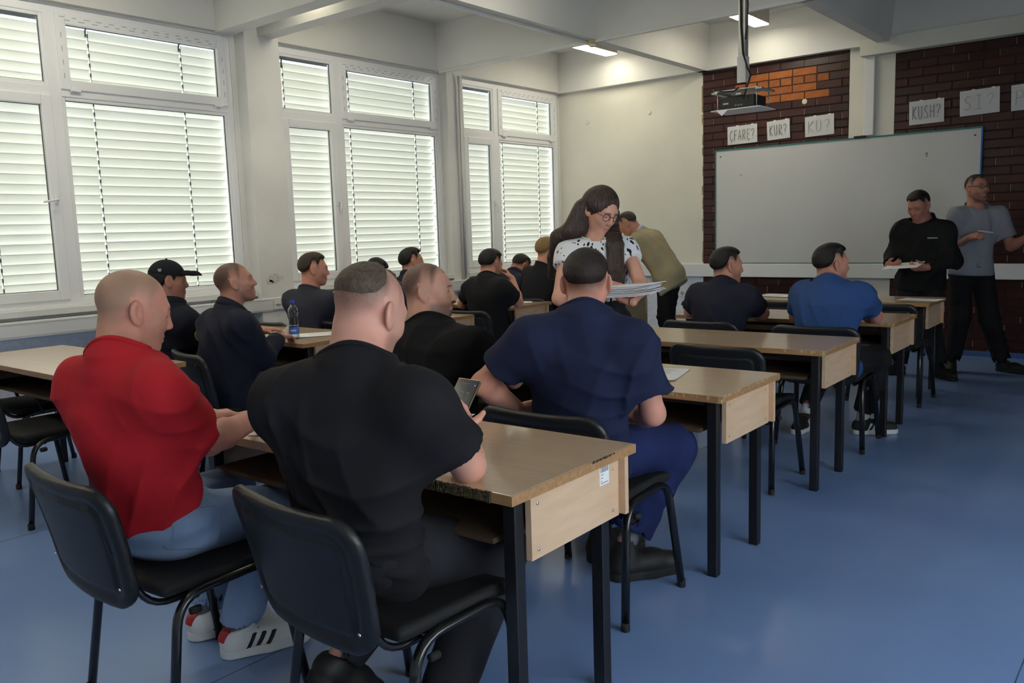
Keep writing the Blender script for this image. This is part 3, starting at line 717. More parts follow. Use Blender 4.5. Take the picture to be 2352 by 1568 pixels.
def build_chair():
    t = empty('stacking_chair')
    b = fobj('backrest', shell_field(), .007, shell_m, t); b.location = (0, -.305, .600); b.rotation_euler = (math.radians(13), 0, 0)
    s = fobj('seat', seat_field(), .008, seat_m, t); s.location = (0, 0, .452)
    boxo('seat_pan', (-.20, -.18, .415), (.20, .20, .432), black_pl, t, bevel=.004)
    for s_ in (-1, 1):
        fr = tubeo('side_frame', arc_pts([(s_ * .262, -.225, .012), (s_ * .238, -.165, .425), (s_ * .238, .145, .440), (s_ * .262, .215, .012)], .085, 6), .0128, tube_m, t, n=10, flat=1.25)
        for yy in (-.226, .216):
            bm = bmesh.new(); lathe(bm, [(.015, 0), (.016, .004), (.0155, .03)], 10, (s_ * .263, yy, 0)); mobj('rubber_foot', bm, rubber_m, fr, smooth=True)
        tubeo('back_bracket', arc_pts([(s_ * .20, .02, .418), (s_ * .20, -.225, .405), (s_ * .20, -.315, .60), (s_ * .20, -.335, .70)], .07, 5), .010, tube_m, t, n=8)
        bm = bmesh.new(); lathe(bm, [(.010, -.015), (.012, 0), (.010, .015)], 10); bmesh.ops.rotate(bm, matrix=Matrix.Rotation(math.pi / 2, 3, 'X'), verts=bm.verts)
        bmesh.ops.translate(bm, vec=(s_ * .262, -.13, .385), verts=bm.verts); mobj('stop_knob', bm, rubber_m, t, smooth=True)
    for yy in (-.11, .13): tubeo('cross_tube', [(-.238, yy, .415), (.238, yy, .415)], .0105, tube_m, t)
    for s_ in (-1, 1):
        bm = bmesh.new(); lathe(bm, [(.005, 0), (.005, .002)], 8); bmesh.ops.rotate(bm, matrix=Matrix.Rotation(math.pi / 2 + .3, 3, 'X'), verts=bm.verts); bmesh.ops.translate(bm, vec=(s_ * .21, -.305, .49), verts=bm.verts)
        mobj('screw', bm, screw_m, t)
    return t
chair0 = build_chair()
CHAIRS = [(-2.345, 1.28, -2, 'black stacking chair under the red-shirted man'),
          (-1.62, 1.49, -4, 'nearest black stacking chair under the man holding the phone'),
          (-2.46, 2.62, 0, 'black chair under the stocky bald-shaven man who looks to the side'),
          (-1.74, 2.59, 2, 'black chair under the man in navy seen squarely from behind'),
          (-1.90, 4.31, 0, 'empty black chair tucked under the third desk of the right row'),
          (-2.51, 5.32, 3, 'black chair under the dark-tee man at the left end of the front-right desk'),
          (-1.77, 5.32, 4, 'black chair under the man in the mid-blue tee'),
          (-2.56, 6.88, 0, 'black chair hidden behind the blue-tee man at the foremost right desk'),
          (-1.80, 6.86, 0, 'black chair whose top shows right of the blue-tee man at the foremost right desk'),
          (-4.68, 1.80, 3, 'black chair at the left picture edge tucked to the empty desk'),
          (-4.30, 2.80, -12, 'black chair with its back turned out under the man beside the water bottle'),
          (-5.00, 2.80, 0, 'black chair under the person in the cap'),
          (-4.80, 4.28, 0, 'empty black chair beside the man in the dark grey tee'),
          (-5.42, 4.05, 0, 'black chair under the man in the dark grey tee'),
          (-4.56, 5.30, 3, 'black chair under the man with his hand to his face'),
          (-5.44, 5.35, 0, 'black chair under the upright man before the middle window'),
          (-5.98, 5.40, 0, 'black chair under the man of whom only the dark hair shows'),
          (-4.82, 6.42, 0, 'black chair under the blond man'),
          (-5.36, 6.52, 0, 'black chair under the man bent low before the far window')]
for i, (x, y, a, lb) in enumerate(CHAIRS):
    o = chair0 if i == 0 else copy_tree(chair0)
    o.location = (x, y, 0); o.rotation_euler = (0, 0, math.radians(a)); tag(o, lb, 'chair', 'black stacking chairs')
arm = copy_tree(chair0); arm.location = (-5.45, 2.10, 0); arm.rotation_euler = (0, 0, math.radians(-8)); tag(arm, 'black chair with an armrest pad by the window wall, farther than the left edge chair', 'chair', 'black stacking chairs')
for s_ in (-1, 1):
    a_ = boxo('armrest', (s_ * .27 - .028, -.16, .645), (s_ * .27 + .028, .14, .672), black_pl, arm, bevel=.011)
    tubeo('armrest_support', arc_pts([(s_ * .262, -.06, .42), (s_ * .285, -.10, .56), (s_ * .27, .02, .648)], .05), .010, tube_m, a_)
# ------------------------------------------------------------------ people
def rotz(a): c, s = math.cos(a), math.sin(a); return np.array([[c, -s, 0], [s, c, 0], [0, 0, 1]])
def rotx(a): c, s = math.cos(a), math.sin(a); return np.array([[1, 0, 0], [0, c, -s], [0, s, c]])
def roty(a): c, s = math.cos(a), math.sin(a); return np.array([[c, 0, s], [0, 1, 0], [-s, 0, c]])
def head_rot(yaw, pitch, roll):
    """columns: right, forward, up; yaw 0 looks along +y, positive turns to the left; pitch > 0 looks down"""
    return rotz(math.radians(yaw)) @ rotx(math.radians(-pitch)) @ roty(math.radians(roll))
def head_sdf(q, fat=0.0, fem=0.0, lid=.0034):
    x = np.abs(q[:, 0]); q = np.stack([x, q[:, 1], q[:, 2]], 1); f = fat
    d = ell(q, (0, -.014, .030), (.0775, .098, .086))
    d = smin(d, ell(q, (0, .028, -.040), (.0585 + .5 * f, .068, .078)), .05)
    d = smin(d, rcone(q, (.046 + f, -.002, -.052), (.013 + .3 * f, .066, -.098), .021 - .004 * fem, .0165), .035)
    d = smin(d, rcone(q, (0, .074, -.098), (.009, .074, -.099), .0165, .0155), .02)
    d = smin(d, rcone(q, (.046, .058, -.020), (.040, .066, -.028), .016, .016), .025)          # cheekbone
    d = smin(d, rcone(q, (.0, .086, .024), (.038, .074, .022), .009 - .003 * fem, .010), .022)           # brow
    d = smax(d, -ell(q, (.032, .104, .004), (.020, .020, .0135)), .016)                        # eye socket
    d = smin(d, ell(q, (.0325, .0770, .0035), (.0160, .0135, .0125)), .006)                    # lids over the eyeball
    d = smax(d, -ell(q, (.0325, .0920, .0028 - .5 * (.0036 - lid)), (.0125, .0090, lid)), .0015)
    d = smin(d, rcone(q, (0, .090, .012), (0, .108 - .002 * fem, -.028), .0075, .0105), .012)             # nose
    d = smin(d, ell(q, (.0105, .0985, -.033), (.008, .010, .0075)), .008)
    d = smin(d, rcone(q, (0, .0945, -.0625), (.019, .0835, -.066), .0058, .0035), .010)
    d = smin(d, rcone(q, (0, .0935, -.0745), (.016, .0835, -.0725), .0068, .0035), .010)
    d = smax(d, -rcone(q, (0, .1035, -.0685), (.022, .0905, -.0695), .0035, .002), .004)
    # ear: a leaned dish
    e = q - V(.0825, -.010, -.008)
    ca, sa = math.cos(.26), math.sin(.26); e = np.stack([e[:, 0], ca * e[:, 1] - sa * e[:, 2] * -1, ca * e[:, 2] - sa * e[:, 1]], 1)
    cb, sb = math.cos(.46), math.sin(.46); e = np.stack([cb * e[:, 0] + sb * e[:, 1], cb * e[:, 1] - sb * e[:, 0], e[:, 2]], 1)
    ear = ell(e, (0, -.002, .002), (.0088, .0205, .0340)); ear = smin(ear, ell(e, (-.001, .006, -.024), (.006, .009, .011)), .012)
    ear = smax(ear, -ell(e, (.0085, .003, .003), (.0062, .0115, .019)), .004)
    return smin(d, ear, .007)
_ZB = ([-.13, -.09, -.06, -.035, -.018, .010, .020, .030, .042, .056, .075, .12], [-.080, -.078, -.062, -.030, .028, .024, -.004, .004, .046, .064, .070, .075])
def hair_mask(q, front=0.0, recede=0.0, nape=0.0):
    """height above the hairline, in metres"""
    zb = np.interp(q[:, 1], _ZB[0], _ZB[1]); ax = np.abs(q[:, 0])
    zb = zb + front * (q[:, 1] > .03) + recede * np.clip((q[:, 1] - .02) / .06, 0, 1) * np.clip((ax - .015) / .03, 0, 1) + nape * (q[:, 1] < -.05)
    return q[:, 2] - zb
def sstep(x, a, b): t = np.clip((x - a) / (b - a), 0, 1); return t * t * (3 - 2 * t)
def pnoise(P, f, seed):
    g = np.random.default_rng(seed); s = 0
    for k in range(5):
        d = g.normal(size=3); d /= np.linalg.norm(d); s = s + np.sin(P @ d * f * g.uniform(.6, 1.7) + g.uniform(0, 6.3))
    return s / 2.9
HAND_L = [.070, .079, .073, .056]
def hand_prims(F, wr, tip_dir, back, side, curl=(20, 28, 18), spread=.05, thumb=(.55, .75, -.35), s=1.0, k=.006):
    """side +1 right hand, -1 left hand; back = direction the back of the hand faces"""
    y = nrm(tip_dir); z = V(back) - (V(back) @ y) * y; z = nrm(z); x = np.cross(y, z); R = np.stack([x, y, z], 1); wr = V(wr)
    T = lambda p: wr + R @ (V(p) * s)
    def palm(q):
        l = (q - wr) @ R / s
        d = rbox(l, (0, .046, 0), (.037, .044, .0125), .012)
        d = smin(d, rcone(l, (-side * .022, .02, -.006), (-side * .030, .045, -.006), .016, .013), .015)
        return smin(d, rcone(l, (0, -.012, 0), (0, .02, 0), .024, .022), .02) * s
    c = T((0, .045, 0)); F.add(palm, c - .075 * s, c + .075 * s, .010)
    for i, (bx, L) in enumerate(zip((-.0275, -.0095, .009, .0265), HAND_L)):
        a = V(bx * side, .086 - .004 * abs(i - 1.3), 0); ang = 0; az = -bx * side * spread * -20 * .05; r = .0092 if i < 3 else .0080
        cc = curl[i] if isinstance(curl[0], (list, tuple)) else curl
        for j, (fr, cu) in enumerate(zip((.45, .30, .25), cc)):
            ang += math.radians(cu); dvec = V(math.sin(az) * math.cos(ang), math.cos(ang) * math.cos(az), -math.sin(ang))
            b = a + dvec * L * fr; F.cone(T(a), T(b), r * s, r * .90 * s, k); a = b; r *= .90
    a = V(-side * .030, .022, -.004); d0 = nrm((-side * thumb[0], thumb[1], thumb[2])); b = a + d0 * .042; F.cone(T(a), T(b), .013 * s, .0105 * s, .012)
    d1 = nrm(d0 + V(side * .35, .25, -.05)); c2 = b + d1 * .034; F.cone(T(b), T(c2), .0105 * s, .008 * s, k)
    return T
def shoe(parent, ankle, toe, style, vox, pitch=0.0, scale=1.0, roll=0.0):
    """style: dict(upper, sole, stripe, tab, lace)"""
    y = nrm((toe[0], toe[1], 0)); x = np.cross(y, V(0, 0, 1)); R = np.stack([x, y, V(0, 0, 1)], 1) @ rotx(math.radians(pitch)) @ roty(math.radians(roll))
    o = V(ankle) - R @ V(0, -.045, .085 * scale)
    if pitch == 0: o[2] = 0.0
    Lc = lambda q: ((q - o) @ R) / scale
    def up(l, hi=style.get('high', .095)):
        d = rcone(l, (0, -.062, .055), (0, -.045, .085), .036, .034)
        d = smin(d, rcone(l, (0, -.055, .045), (0, .06, .050), .040, .041), .03); d = smin(d, rcone(l, (0, .06, .045), (.004, .135, .038), .043, .038), .03)
        d = smin(d, rcone(l, (0, -.04, .06), (0, -.035, hi), .038, .036), .03)
        d = smax(d, -(l[:, 2] - .018), .006); return smax(d, l[:, 2] - hi - .25 * (l[:, 1] + .045), .006)
    def sole(l):
        l2 = l.copy(); l2[:, 2] = 0; d = rcone(l2, (0, -.062, 0), (0, .05, 0), .041, .046); d = smin(d, rcone(l2, (0, .05, 0), (.004, .138, 0), .047, .041), .02)
        return smax(d, np.abs(l[:, 2] - .016) - .016, .006)
    c = o + R @ V(0, .04, .06) * scale; E_ = .19
    F = Field().add(lambda q: up(Lc(q)) * scale, c - E_, c + E_); v, q = polygonise(F, vox)
    sh = npmesh('shoe', v, q, style['upper'], parent)
    F = Field().add(lambda q: sole(Lc(q)) * scale, c - E_, c + E_); v, q = polygonise(F, vox); npmesh('sole', v, q, style['sole'], sh)
    if style.get('stripe'):
        for k in range(3):
            def st(q, k=k):
                l = Lc(q); sl = l[:, 1] - .25 * 0 - (-.005 + k * .030) - (l[:, 2] - .06) * .55
                return np.maximum(np.maximum(np.maximum(up(l) - .0022, np.abs(sl) - .0075), .030 - l[:, 2]), np.maximum(.018 - np.abs(l[:, 0]), l[:, 2] - .074)) * scale
            F = Field().add(st, c - E_, c + E_); v, q = polygonise(F, vox * .75); npmesh('stripe', v, q, style['stripe'], sh)
    if style.get('tab'):
        def tb(q):
            l = Lc(q); return np.maximum(np.maximum(up(l) - .003, l[:, 1] + .068), np.maximum(.058 - l[:, 2], np.abs(l[:, 0]) - .03)) * scale
        F = Field().add(tb, c - E_, c + E_); v, q = polygonise(F, vox * .75); npmesh('heel_tab', v, q, style['tab'], sh)
    if style.get('lace'):
        for k in range(4):
            p = [o + R @ (V(sx, .015 + k * .022, zz - k * .007) * scale) for sx, zz in ((-.026, .080), (0, .094), (.026, .080))]
            tubeo('lace', p, .0035, style['lace'], sh, n=6)
    return sh
def person(label, J, head, look, top, legs, shoes=None, build=1.0, belly=0.0, slouch=.03, vox=(.009, .0055, .0065, .010), hands=None, hair=None, skin=(.52, .30, .22),
           stub=0.0, brow=1.0, fem=0.0, fat=0.0, eyes=True, seed=1, body_legs=True, name_cat=('person', 'person'), hs=1.0, neck_r=.058):
    J = {k: V(v) for k, v in J.items()}; org = V(J['pel'][0], J['pel'][1], 0)
    for k in J: J[k] = J[k] - org
    root = tag(empty('person', tuple(org)), label, 'person')
    vb, vh, vd, vc = vox
    th = (J['knL'] + J['knR']) / 2 - J['pel']; th[2] = 0
    ch_lat = nrm(J['shR'] - J['shL'])
    hl = np.cross(nrm(th), V(0, 0, 1)) if np.linalg.norm(th) > .15 else nrm((ch_lat[0], ch_lat[1], 0))
    if hl @ ch_lat < 0: hl = -hl
    J['hpL'] = J['pel'] - hl * .09; J['hpR'] = J['pel'] + hl * .09
    pel, neck = J['pel'], J['neck']; ax = neck - pel; L = np.linalg.norm(ax); axn = ax / L
    hf = nrm(np.cross(axn, hl)); cf = nrm(np.cross(axn, ch_lat)); mid = (pel + neck) / 2 - (hf + cf) / 2 * slouch * 2
    TT = np.array([-.28, -.12, 0, .2, .4, .6, .76, .88, .96, 1.03])
    AA = np.array([.164, .168, .164, .149, .149, .164, .180, .176, .140, .066]) * build
    BB = np.array([.120, .122, .120, .108 + belly, .108 + belly, .114 + belly * .5, .116, .102, .084, .062]) * (build * .6 + .4)
    def torso(q, grow=0.0, a=AA, b=BB):
        r = q - pel; t = (r @ axn) / L; tc = np.clip(t, -.28, 1.03)
        w0, w1, w2 = (1 - tc) ** 2, 2 * tc * (1 - tc), tc ** 2
        c = w0[:, None] * pel + w1[:, None] * mid + w2[:, None] * neck
        s = np.clip(tc, 0, 1)[:, None]; lat = (1 - s) * hl + s * ch_lat; lat /= np.linalg.norm(lat, axis=1)[:, None]
        fw = np.cross(axn, lat)
        u = ((q - c) * lat).sum(1); v = ((q - c) * fw).sum(1) - .012
        A = np.interp(tc, TT, a) + grow; Bq = np.interp(tc, TT, b) + grow
        k0 = np.sqrt((u / A) ** 2 + (v / Bq) ** 2) + 1e-9; k1 = np.sqrt((u / A ** 2) ** 2 + (v / Bq ** 2) ** 2) + 1e-9
        d = k0 * (k0 - 1) / k1
        return np.maximum(d, np.maximum((t - 1.03), (-.28 - t)) * L), t, v
    tb0 = np.minimum(pel, neck) - .26; tb1 = np.maximum(pel, neck) + .26
    HR = head_rot(*look); hc = J['head']
    hsc = hs
    hq = lambda q: ((q - hc) @ HR) / hsc
    # ---- body: one continuous surface
    F = Field()
    def tbody(q):
        d, t, v = torso(q, -.024); return smax(d, (-.02 - t) * L, .02)
    F.add(tbody, tb0, tb1, .03)
    for s in 'LR':
        sh, el, wr, hp, kn, an = (J[k + s] for k in ('sh', 'el', 'wr', 'hp', 'kn', 'an')); sc = build ** .7
        F.cone(neck - axn * .02, sh - axn * .012, .046, .044, .05); F.cone(sh - axn * .01, el, .047 * sc, .041 * sc, .03)
        m = el + (wr - el) * .28; F.cone(el, m, .041 * sc, .0435 * sc, .02); F.cone(m, wr, .0435 * sc, .0275 * sc, .02)
        if body_legs: F.cone(hp, kn, .075, .055, .03); F.cone(kn, an, .050, .034, .03)
    F.cone(neck - axn * .03 + cf * .005, hc + HR @ V(0, -.022, -.055) * hsc, neck_r + .006, neck_r - .004, .035)
    F.cone(neck - axn * .05 - cf * .008, hc + HR @ V(0, -.040, -.045) * hsc, neck_r, .046, .03)
    F.add(lambda q: head_sdf(hq(q), fat, fem, .0034 if look[1] < 14 else .0020) * hsc, hc - .16 * hsc, hc + .16 * hsc, .022)
    hp_ = {}
    hands = hands or {}
    for s, sg in (('L', -1), ('R', 1)):
        h = dict(hands.get(s, {})); d = h.pop('dir', None); d = V(d) if d is not None else J['ha' + s] - J['wr' + s]
        hp_[s] = hand_prims(F, J['wr' + s], d, h.pop('back', (0, 0, 1)), sg, s=(.98 if not fem else .88) * build ** .3, **h)
    lo, hi = F.bounds()
    v0, q0 = polygonise(F, vb, lo, hi)
    fine = [(hc - .155, hc + .155, vh)]
    for s in 'LR':
        c = J['wr' + s] + nrm(hp_[s]((0, 1, 0)) - J['wr' + s]) * .085; fine.append((c - .125, c + .125, vd))
    fc = v0[q0].mean(1); keep = np.ones(len(q0), bool); VV = []; QQ = []; n = 0
    for a, b, vx in fine:
        keep &= ~((fc > a + vb) & (fc < b - vb)).all(1)
    def put(v, q):
        nonlocal n
        VV.append(v); QQ.append(q + n); n += len(v)
    put(*clean(v0, q0, keep))
    done = []
    for a, b, vx in fine:
        v, q = polygonise(F, vx, a, b); f2 = v[q].mean(1); kk = ((f2 > a) & (f2 < b)).all(1)
        for (a2, b2) in done: kk &= ~((f2 > a2 + vx) & (f2 < b2 - vx)).all(1)
        done.append((a, b)); put(*clean(v, q, kk))
    v = np.concatenate(VV); q = np.concatenate(QQ); l = hq(v); inh = (np.abs(l) < .15).all(1) & (l[:, 2] > -.14)
    hair = hair or {}
    paint = np.zeros((len(v), 3)); hm = hair_mask(l, hair.get('front', 0), hair.get('recede', 0), hair.get('nape', 0))
    earz = (np.abs(l[:, 0]) > .0755) & (np.abs(l[:, 1] + .012) < .034) & (l[:, 2] < .036) & (l[:, 2] > -.05)
    fade = hair.get('fade', .05); wf = sstep(l[:, 1], .046, .066); ha = sstep(hm + .006 * pnoise(l, 90, seed), 0, fade * (1 - wf) + .014 * wf) * hair.get('dens', .9)
    ha = ha ** hair.get('pw', .8); paint[:, 0] = ha * inh * ~earz
    ax_ = np.abs(l[:, 0])
    bw = (sstep(-np.abs(l[:, 2] - (.0245 - .10 * np.maximum(ax_ - .03, 0))), -.0055, -.002) * (ax_ > .010) * (ax_ < .048) * (l[:, 1] > .05)) * brow
    st = stub * sstep(-l[:, 2], .035, .06) * sstep(l[:, 1], -.005, .03) * (l[:, 2] > -.14) * np.where((np.abs(l[:, 2] + .069) < .006) & (ax_ < .022), 0, 1)
    st = np.maximum(st, hair.get('chin', 0) * sstep(-np.sqrt((l[:, 0] / .03) ** 2 + ((l[:, 2] + .098) / .024) ** 2), -1.1, -.8) * (l[:, 1] > .04))
    lash = .75 * sstep(-np.abs(l[:, 2] - .0015 + .05 * np.maximum(ax_ - .03, 0)), -.0028, -.001) * (ax_ > .018) * (ax_ < .047) * (l[:, 1] > .055)
    paint[:, 1] = np.clip(np.maximum(np.maximum(bw * .85, st), lash), 0, 1) * inh
    paint[:, 2] = sstep(-np.abs(l[:, 2] + .0685), -.0105, -.006) * (ax_ < .021) * (l[:, 1] > .075) * inh * (.75 if fem else .45)
    npmesh('body', v, q, skin_mat('skin_%d' % seed, skin, tuple(c * .75 for c in hair.get('col', (.05, .035, .025))), stub=hair.get('stubcol', (.06, .045, .04))), root, paint)
    if eyes:
        for s in (-1, 1):
            c = hc + HR @ V(s * .0325, .0765, .0030) * hsc; fv = HR @ V(0, 1, -.25 if look[1] > 12 else -.05); fv = fv / np.linalg.norm(fv)
            bm = bmesh.new(); bmesh.ops.create_uvsphere(bm, u_segments=16, v_segments=12, radius=.0116)
            bmesh.ops.rotate(bm, matrix=Vector((0, 0, 1)).rotation_difference(Vector(fv)).to_matrix(), verts=bm.verts); bmesh.ops.translate(bm, vec=tuple(c), verts=bm.verts)
            e = mobj('eye', bm, [mat('eye_white', (.62, .60, .57), .25), mat('iris_dark', (.03, .02, .015), .15)], root, smooth=True)
            for p in e.data.polygons:
                if (Vector(p.center) - Vector(c)).normalized().dot(Vector(fv)) > .86: p.material_index = 1
    # ---- hair
    if hair.get('T'):
        T = hair['T']; f0, f1 = hair.get('vol', (.02, .07))
        def hf_(q):
            l = hq(q); hm = hair_mask(l, hair.get('front', 0), hair.get('recede', 0), hair.get('nape', 0))
            wf = sstep(l[:, 1], .036, .064); s = sstep(hm, f0 * (1 - wf) + .004 * wf, f1 * (1 - wf) + .026 * wf); topw = 1 + hair.get('lift', 0) * sstep(l[:, 2], .06, .11) * sstep(l[:, 1], -.05, .06)
            base = ell(np.stack([np.abs(l[:, 0]), l[:, 1], l[:, 2]], 1), (0, -.014, .030), (.0775, .098, .086)); base = smin(base, ell(l, (0, .028, -.040), (.0585, .068, .078)), .05)
            rough = hair.get('rough', .0012) * (pnoise(l * V(1, .6, 1), 330, seed + 3) + .6 * pnoise(l, 150, seed + 4))
            return (base - (T * topw * s - .004) + rough * s) * hsc
        Fh = Field().add(hf_, hc - .16 * hsc, hc + .16 * hsc); v, q = polygonise(Fh, vh * 1.0); f2 = hq(v[q].mean(1)); hmm = hair_mask(f2, hair.get('front', 0), hair.get('recede', 0), hair.get('nape', 0))
        wf2 = sstep(f2[:, 1], .036, .064); v, q = clean(v, q, (hmm > (f0 * (1 - wf2) + .004 * wf2) - .004) & (head_sdf(f2, fat, fem) > -.003))
        npmesh('hair', v, q, mat('hair_%d' % seed, hair['col'], .55, .35, var=.35, vscale=70, stretch=(6, 1, 1), bump=.35, bscale=260, bstretch=(3, 1, 1)), root)
    # ---- upper garment
    amp = top.get('wr', .006)
    fd = [nrm(ax * .55 + hl * .8), nrm(ax * .55 - hl * .8), nrm(ax)]
    def folds(P):
        n1 = pnoise(P, 9, seed); n2 = pnoise(P, 7, seed + 50)
        rg = lambda x: (1 - np.abs(np.sin(x))) ** 2
        a = rg(P @ fd[0] * 30 + 2.6 * n1) * np.clip(n2 + .1, 0, 1) + rg(P @ fd[1] * 28 + 2.6 * n2) * np.clip(-n2 + .1, 0, 1) + .6 * rg(P @ fd[2] * 34 + 3 * n1) * np.clip(n1, 0, 1)
        w = np.ones(len(P))
        for a_, b_, r_ in cuts: w = np.minimum(w, np.clip(np.linalg.norm(P - a_, axis=1) / .11, .12, 1))
        w = np.minimum(w, np.clip(np.linalg.norm(P - ck, axis=1) / .16 - .3, .1, 1)); w = np.minimum(w, np.clip(hemf(P) / -.10, .1, 1))
        return w * (-amp * a - .30 * amp * pnoise(P, 30, seed + 9))
    G = Field(); hem = top.get('hem', -.13); gr = top.get('grow', .004)
    def tshirt(q):
        t = ((q - pel) @ axn) / L; return torso(q, gr + .010 * (1 - sstep(t, -.02, .22)))[0]
    G.add(tshirt, tb0, tb1, .03)
    sl = top.get('sleeve', .58); sr = top.get('sr', (.074, .070)); cuts = []
    for s in 'LR':
        sh, el, wr = J['sh' + s], J['el' + s], J['wr' + s]; d = nrm(el - sh)
        G.cone(neck - axn * .030, sh - axn * .010, .056, .052 * build, .06); sb = build ** .6; s0 = sh - axn * .012 - nrm(sh - neck) * .012
        sg_ = 1 if s == 'R' else -1; G.cone(sh - axn * .045 - ch_lat * sg_ * .02, pel + axn * L * .55 + ch_lat * sg_ * .090 * build - cf * .01, .050 * build, .050 * build, .08)
        if sl <= 1.0:
            e = sh + (el - sh) * sl
            def sleeve(q, s0=s0, e=e, d=d): return smax(rcone(q, s0, e + d * .03, sr[0] * sb, sr[1] * sb), (q - e) @ d, .004)
            G.add(sleeve, np.minimum(s0, e) - .1, np.maximum(s0, e) + .1, .085); cuts.append((e - d * .012, e + d * .06, sr[1] * sb - .012))
        else:
            G.cone(s0, el, sr[0] * sb, sr[1] * .93, .085); e = el + (wr - el) * (sl - 1.0); d2 = nrm(wr - el)
            def cuff(q, el=el, e=e, d2=d2): return smax(rcone(q, el, e + d2 * .02, sr[1] * .93, sr[1] * .70), (q - e) @ d2, .004)
            G.add(cuff, np.minimum(el, e) - .09, np.maximum(el, e) + .09, .03); cuts.append((e - d2 * .01, e + d2 * .06, sr[1] * .70 - .012))
    nk1 = hc + HR @ V(0, -.025, -.06) * hsc; cd = nrm(nk1 - neck); nr = neck_r + top.get('gap', .010)
    ck = neck + cd * top.get('nh', .014) + cf * .004; pn = nrm(cd + cf * top.get('ntilt', .42))
    G.cone(neck - axn * .06, neck + cd * .06, nr + .022, nr + .002, .045)
    G.add(lambda q: (q - ck) @ pn - 3 * np.maximum(np.linalg.norm(q - ck, axis=1) - (nr + .030), 0), ck - .16, ck + .16, .005, 'i')
    slant = top.get('slant', .6 if J['knR'][2] > .42 and pel[2] < .7 else 0)
    def hemf(q):
        d, t, v = torso(q); return (hem - t) * L + slant * v
    G.add(hemf, tb0 - 1, tb1 + 1, .006, 'i')
    if top.get('vcut'):                                   # open V at the throat
        a_ = ck + cf * .03 + cd * .02; b_ = neck + cf * (.12 * build) - axn * top['vcut']; G.cone(a_, b_, .045, .006, .006, 's')
    v, q = polygonise(G, vc, disp=folds); shirt = npmesh(top.get('name', 'shirt'), v, q, top['mat'], root)
    if top.get('collar', True):
        lat = nrm(np.cross(cf, pn)); fw = np.cross(pn, lat); chh = top.get('ch', .007); op = math.radians(top.get('open', 0.0)); N_ = 30; rows = []
        bm = bmesh.new(); fl = top.get('flare', 0)
        an_ = op + (2 * math.pi - 2 * op) * np.arange(N_ + 1) / N_; DR = np.sin(an_)[:, None] * lat + np.cos(an_)[:, None] * fw
        lo_ = np.full(N_ + 1, .03); hi_ = np.full(N_ + 1, .13)           # find the cloth edge along each direction
        for _ in range(12):
            m_ = (lo_ + hi_) / 2; ins_ = G(ck - pn * .006 + DR * m_[:, None]) < 0; lo_ = np.where(ins_, m_, lo_); hi_ = np.where(ins_, hi_, m_)
        for dr, rad in zip(DR, np.minimum(lo_, nr + (.03 if not fl else .02))):
            rows.append([bm.verts.new(tuple(ck + dr * rr_ + pn * zz)) for (rr_, zz) in ((rad + .003, -chh * 1.3), (rad + .004, 0), (rad - .001 + fl, chh), (rad - .008 + fl, chh * .9), (rad - .010, -chh))])
        for a, b in zip(rows, rows[1:]):
            for k in range(5): bm.faces.new((a[k], a[(k + 1) % 5], b[(k + 1) % 5], b[k]))
        mobj('collar', bm, top.get('cmat', top['mat']), shirt, smooth=True)
    # ---- trousers
    if legs:
        K = Field(); lr = legs.get('r', (.094, .076, .060)); lr = [r * build ** .5 for r in lr]
        K.add(lambda q: ell((q - pel) @ np.stack([hl, np.cross(V(0, 0, 1), hl), V(0, 0, 1)], 1), (0, -.01, .01), (.164 * build, .124 * build, .135)), pel - .22, pel + .22, .04)
        if legs.get('waist'):
            def wst(q):
                d, t, v = torso(q, .006); return smax(d, (t - legs['waist']) * L, .006)
            K.add(wst, tb0, tb1, .03)
        for s in 'LR':
            hp, kn, an = J['hp' + s], J['kn' + s], J['an' + s]; e = an + nrm(kn - an) * legs.get('up', .015)
            K.cone(hp, kn, lr[0], lr[1], .045); d = nrm(an - kn)
            def leg_(q, kn=kn, e=e, d=d): return smax(rcone(q, kn, e + d * .02, lr[1], lr[2]), (q - e) @ d, .004)
            K.add(leg_, np.minimum(kn, e) - .1, np.maximum(kn, e) + .1, .035); K.cone(e - d * .03, e + d * .06, lr[2] - .008, lr[2] - .008, .003, 's')
        def lf(P):
            n1 = pnoise(P, 10, seed + 4); return -legs.get('wr', .005) * (np.sin(P[:, 2] * 80 + 4 * n1) * np.clip(pnoise(P, 8, seed + 5) + .2, 0, 1) + .5 * pnoise(P, 34, seed + 6))
        v, q = polygonise(K, vc * 1.1, disp=lf); tr = npmesh(legs.get('name', 'trousers'), v, q, legs['mat'], root)
        if legs.get('belt'): pass
        if legs.get('pocket'):
            for sg in (-1, 1):
                tdir = nrm(J['knR' if sg > 0 else 'knL'] - J['hpR' if sg > 0 else 'hpL']); pc = J['hpR' if sg > 0 else 'hpL'] + hl * sg * .07 - tdir * .035 + V(0, 0, -.005); zz = nrm(np.cross(hl * sg, tdir) * sg); fr = np.stack([hl * sg, tdir, zz], 1)
                PK = Field().add(lambda q: np.maximum(K(q) + lf(q) - .0035, rbox((q - pc) @ fr, (0, 0, 0), (.10, .072, .062), .02)), pc - .14, pc + .14)
                v, q = polygonise(PK, .0055); npmesh('back_pocket', v, q, legs['mat'], tr)
    if shoes:
        for s in 'LR':
            if s not in shoes.get('feet', 'LR'): continue
            shd = shoes.get('dir' + s, None); td = V(shd) if shd is not None else (V(J['kn' + s] - pel) * V(1, 1, 0))
            shoe(root, J['an' + s], td, shoes, shoes.get('vox', .006), shoes.get('pitch' + s, 0.0), shoes.get('scale', 1.0))
            if shoes.get('sock'):
                tubeo('sock', [J['an' + s] + V(0, 0, -.02), J['an' + s] + (J['kn' + s] - J['an' + s]) * .16], [.040, .041], shoes['sock'], root, n=14)
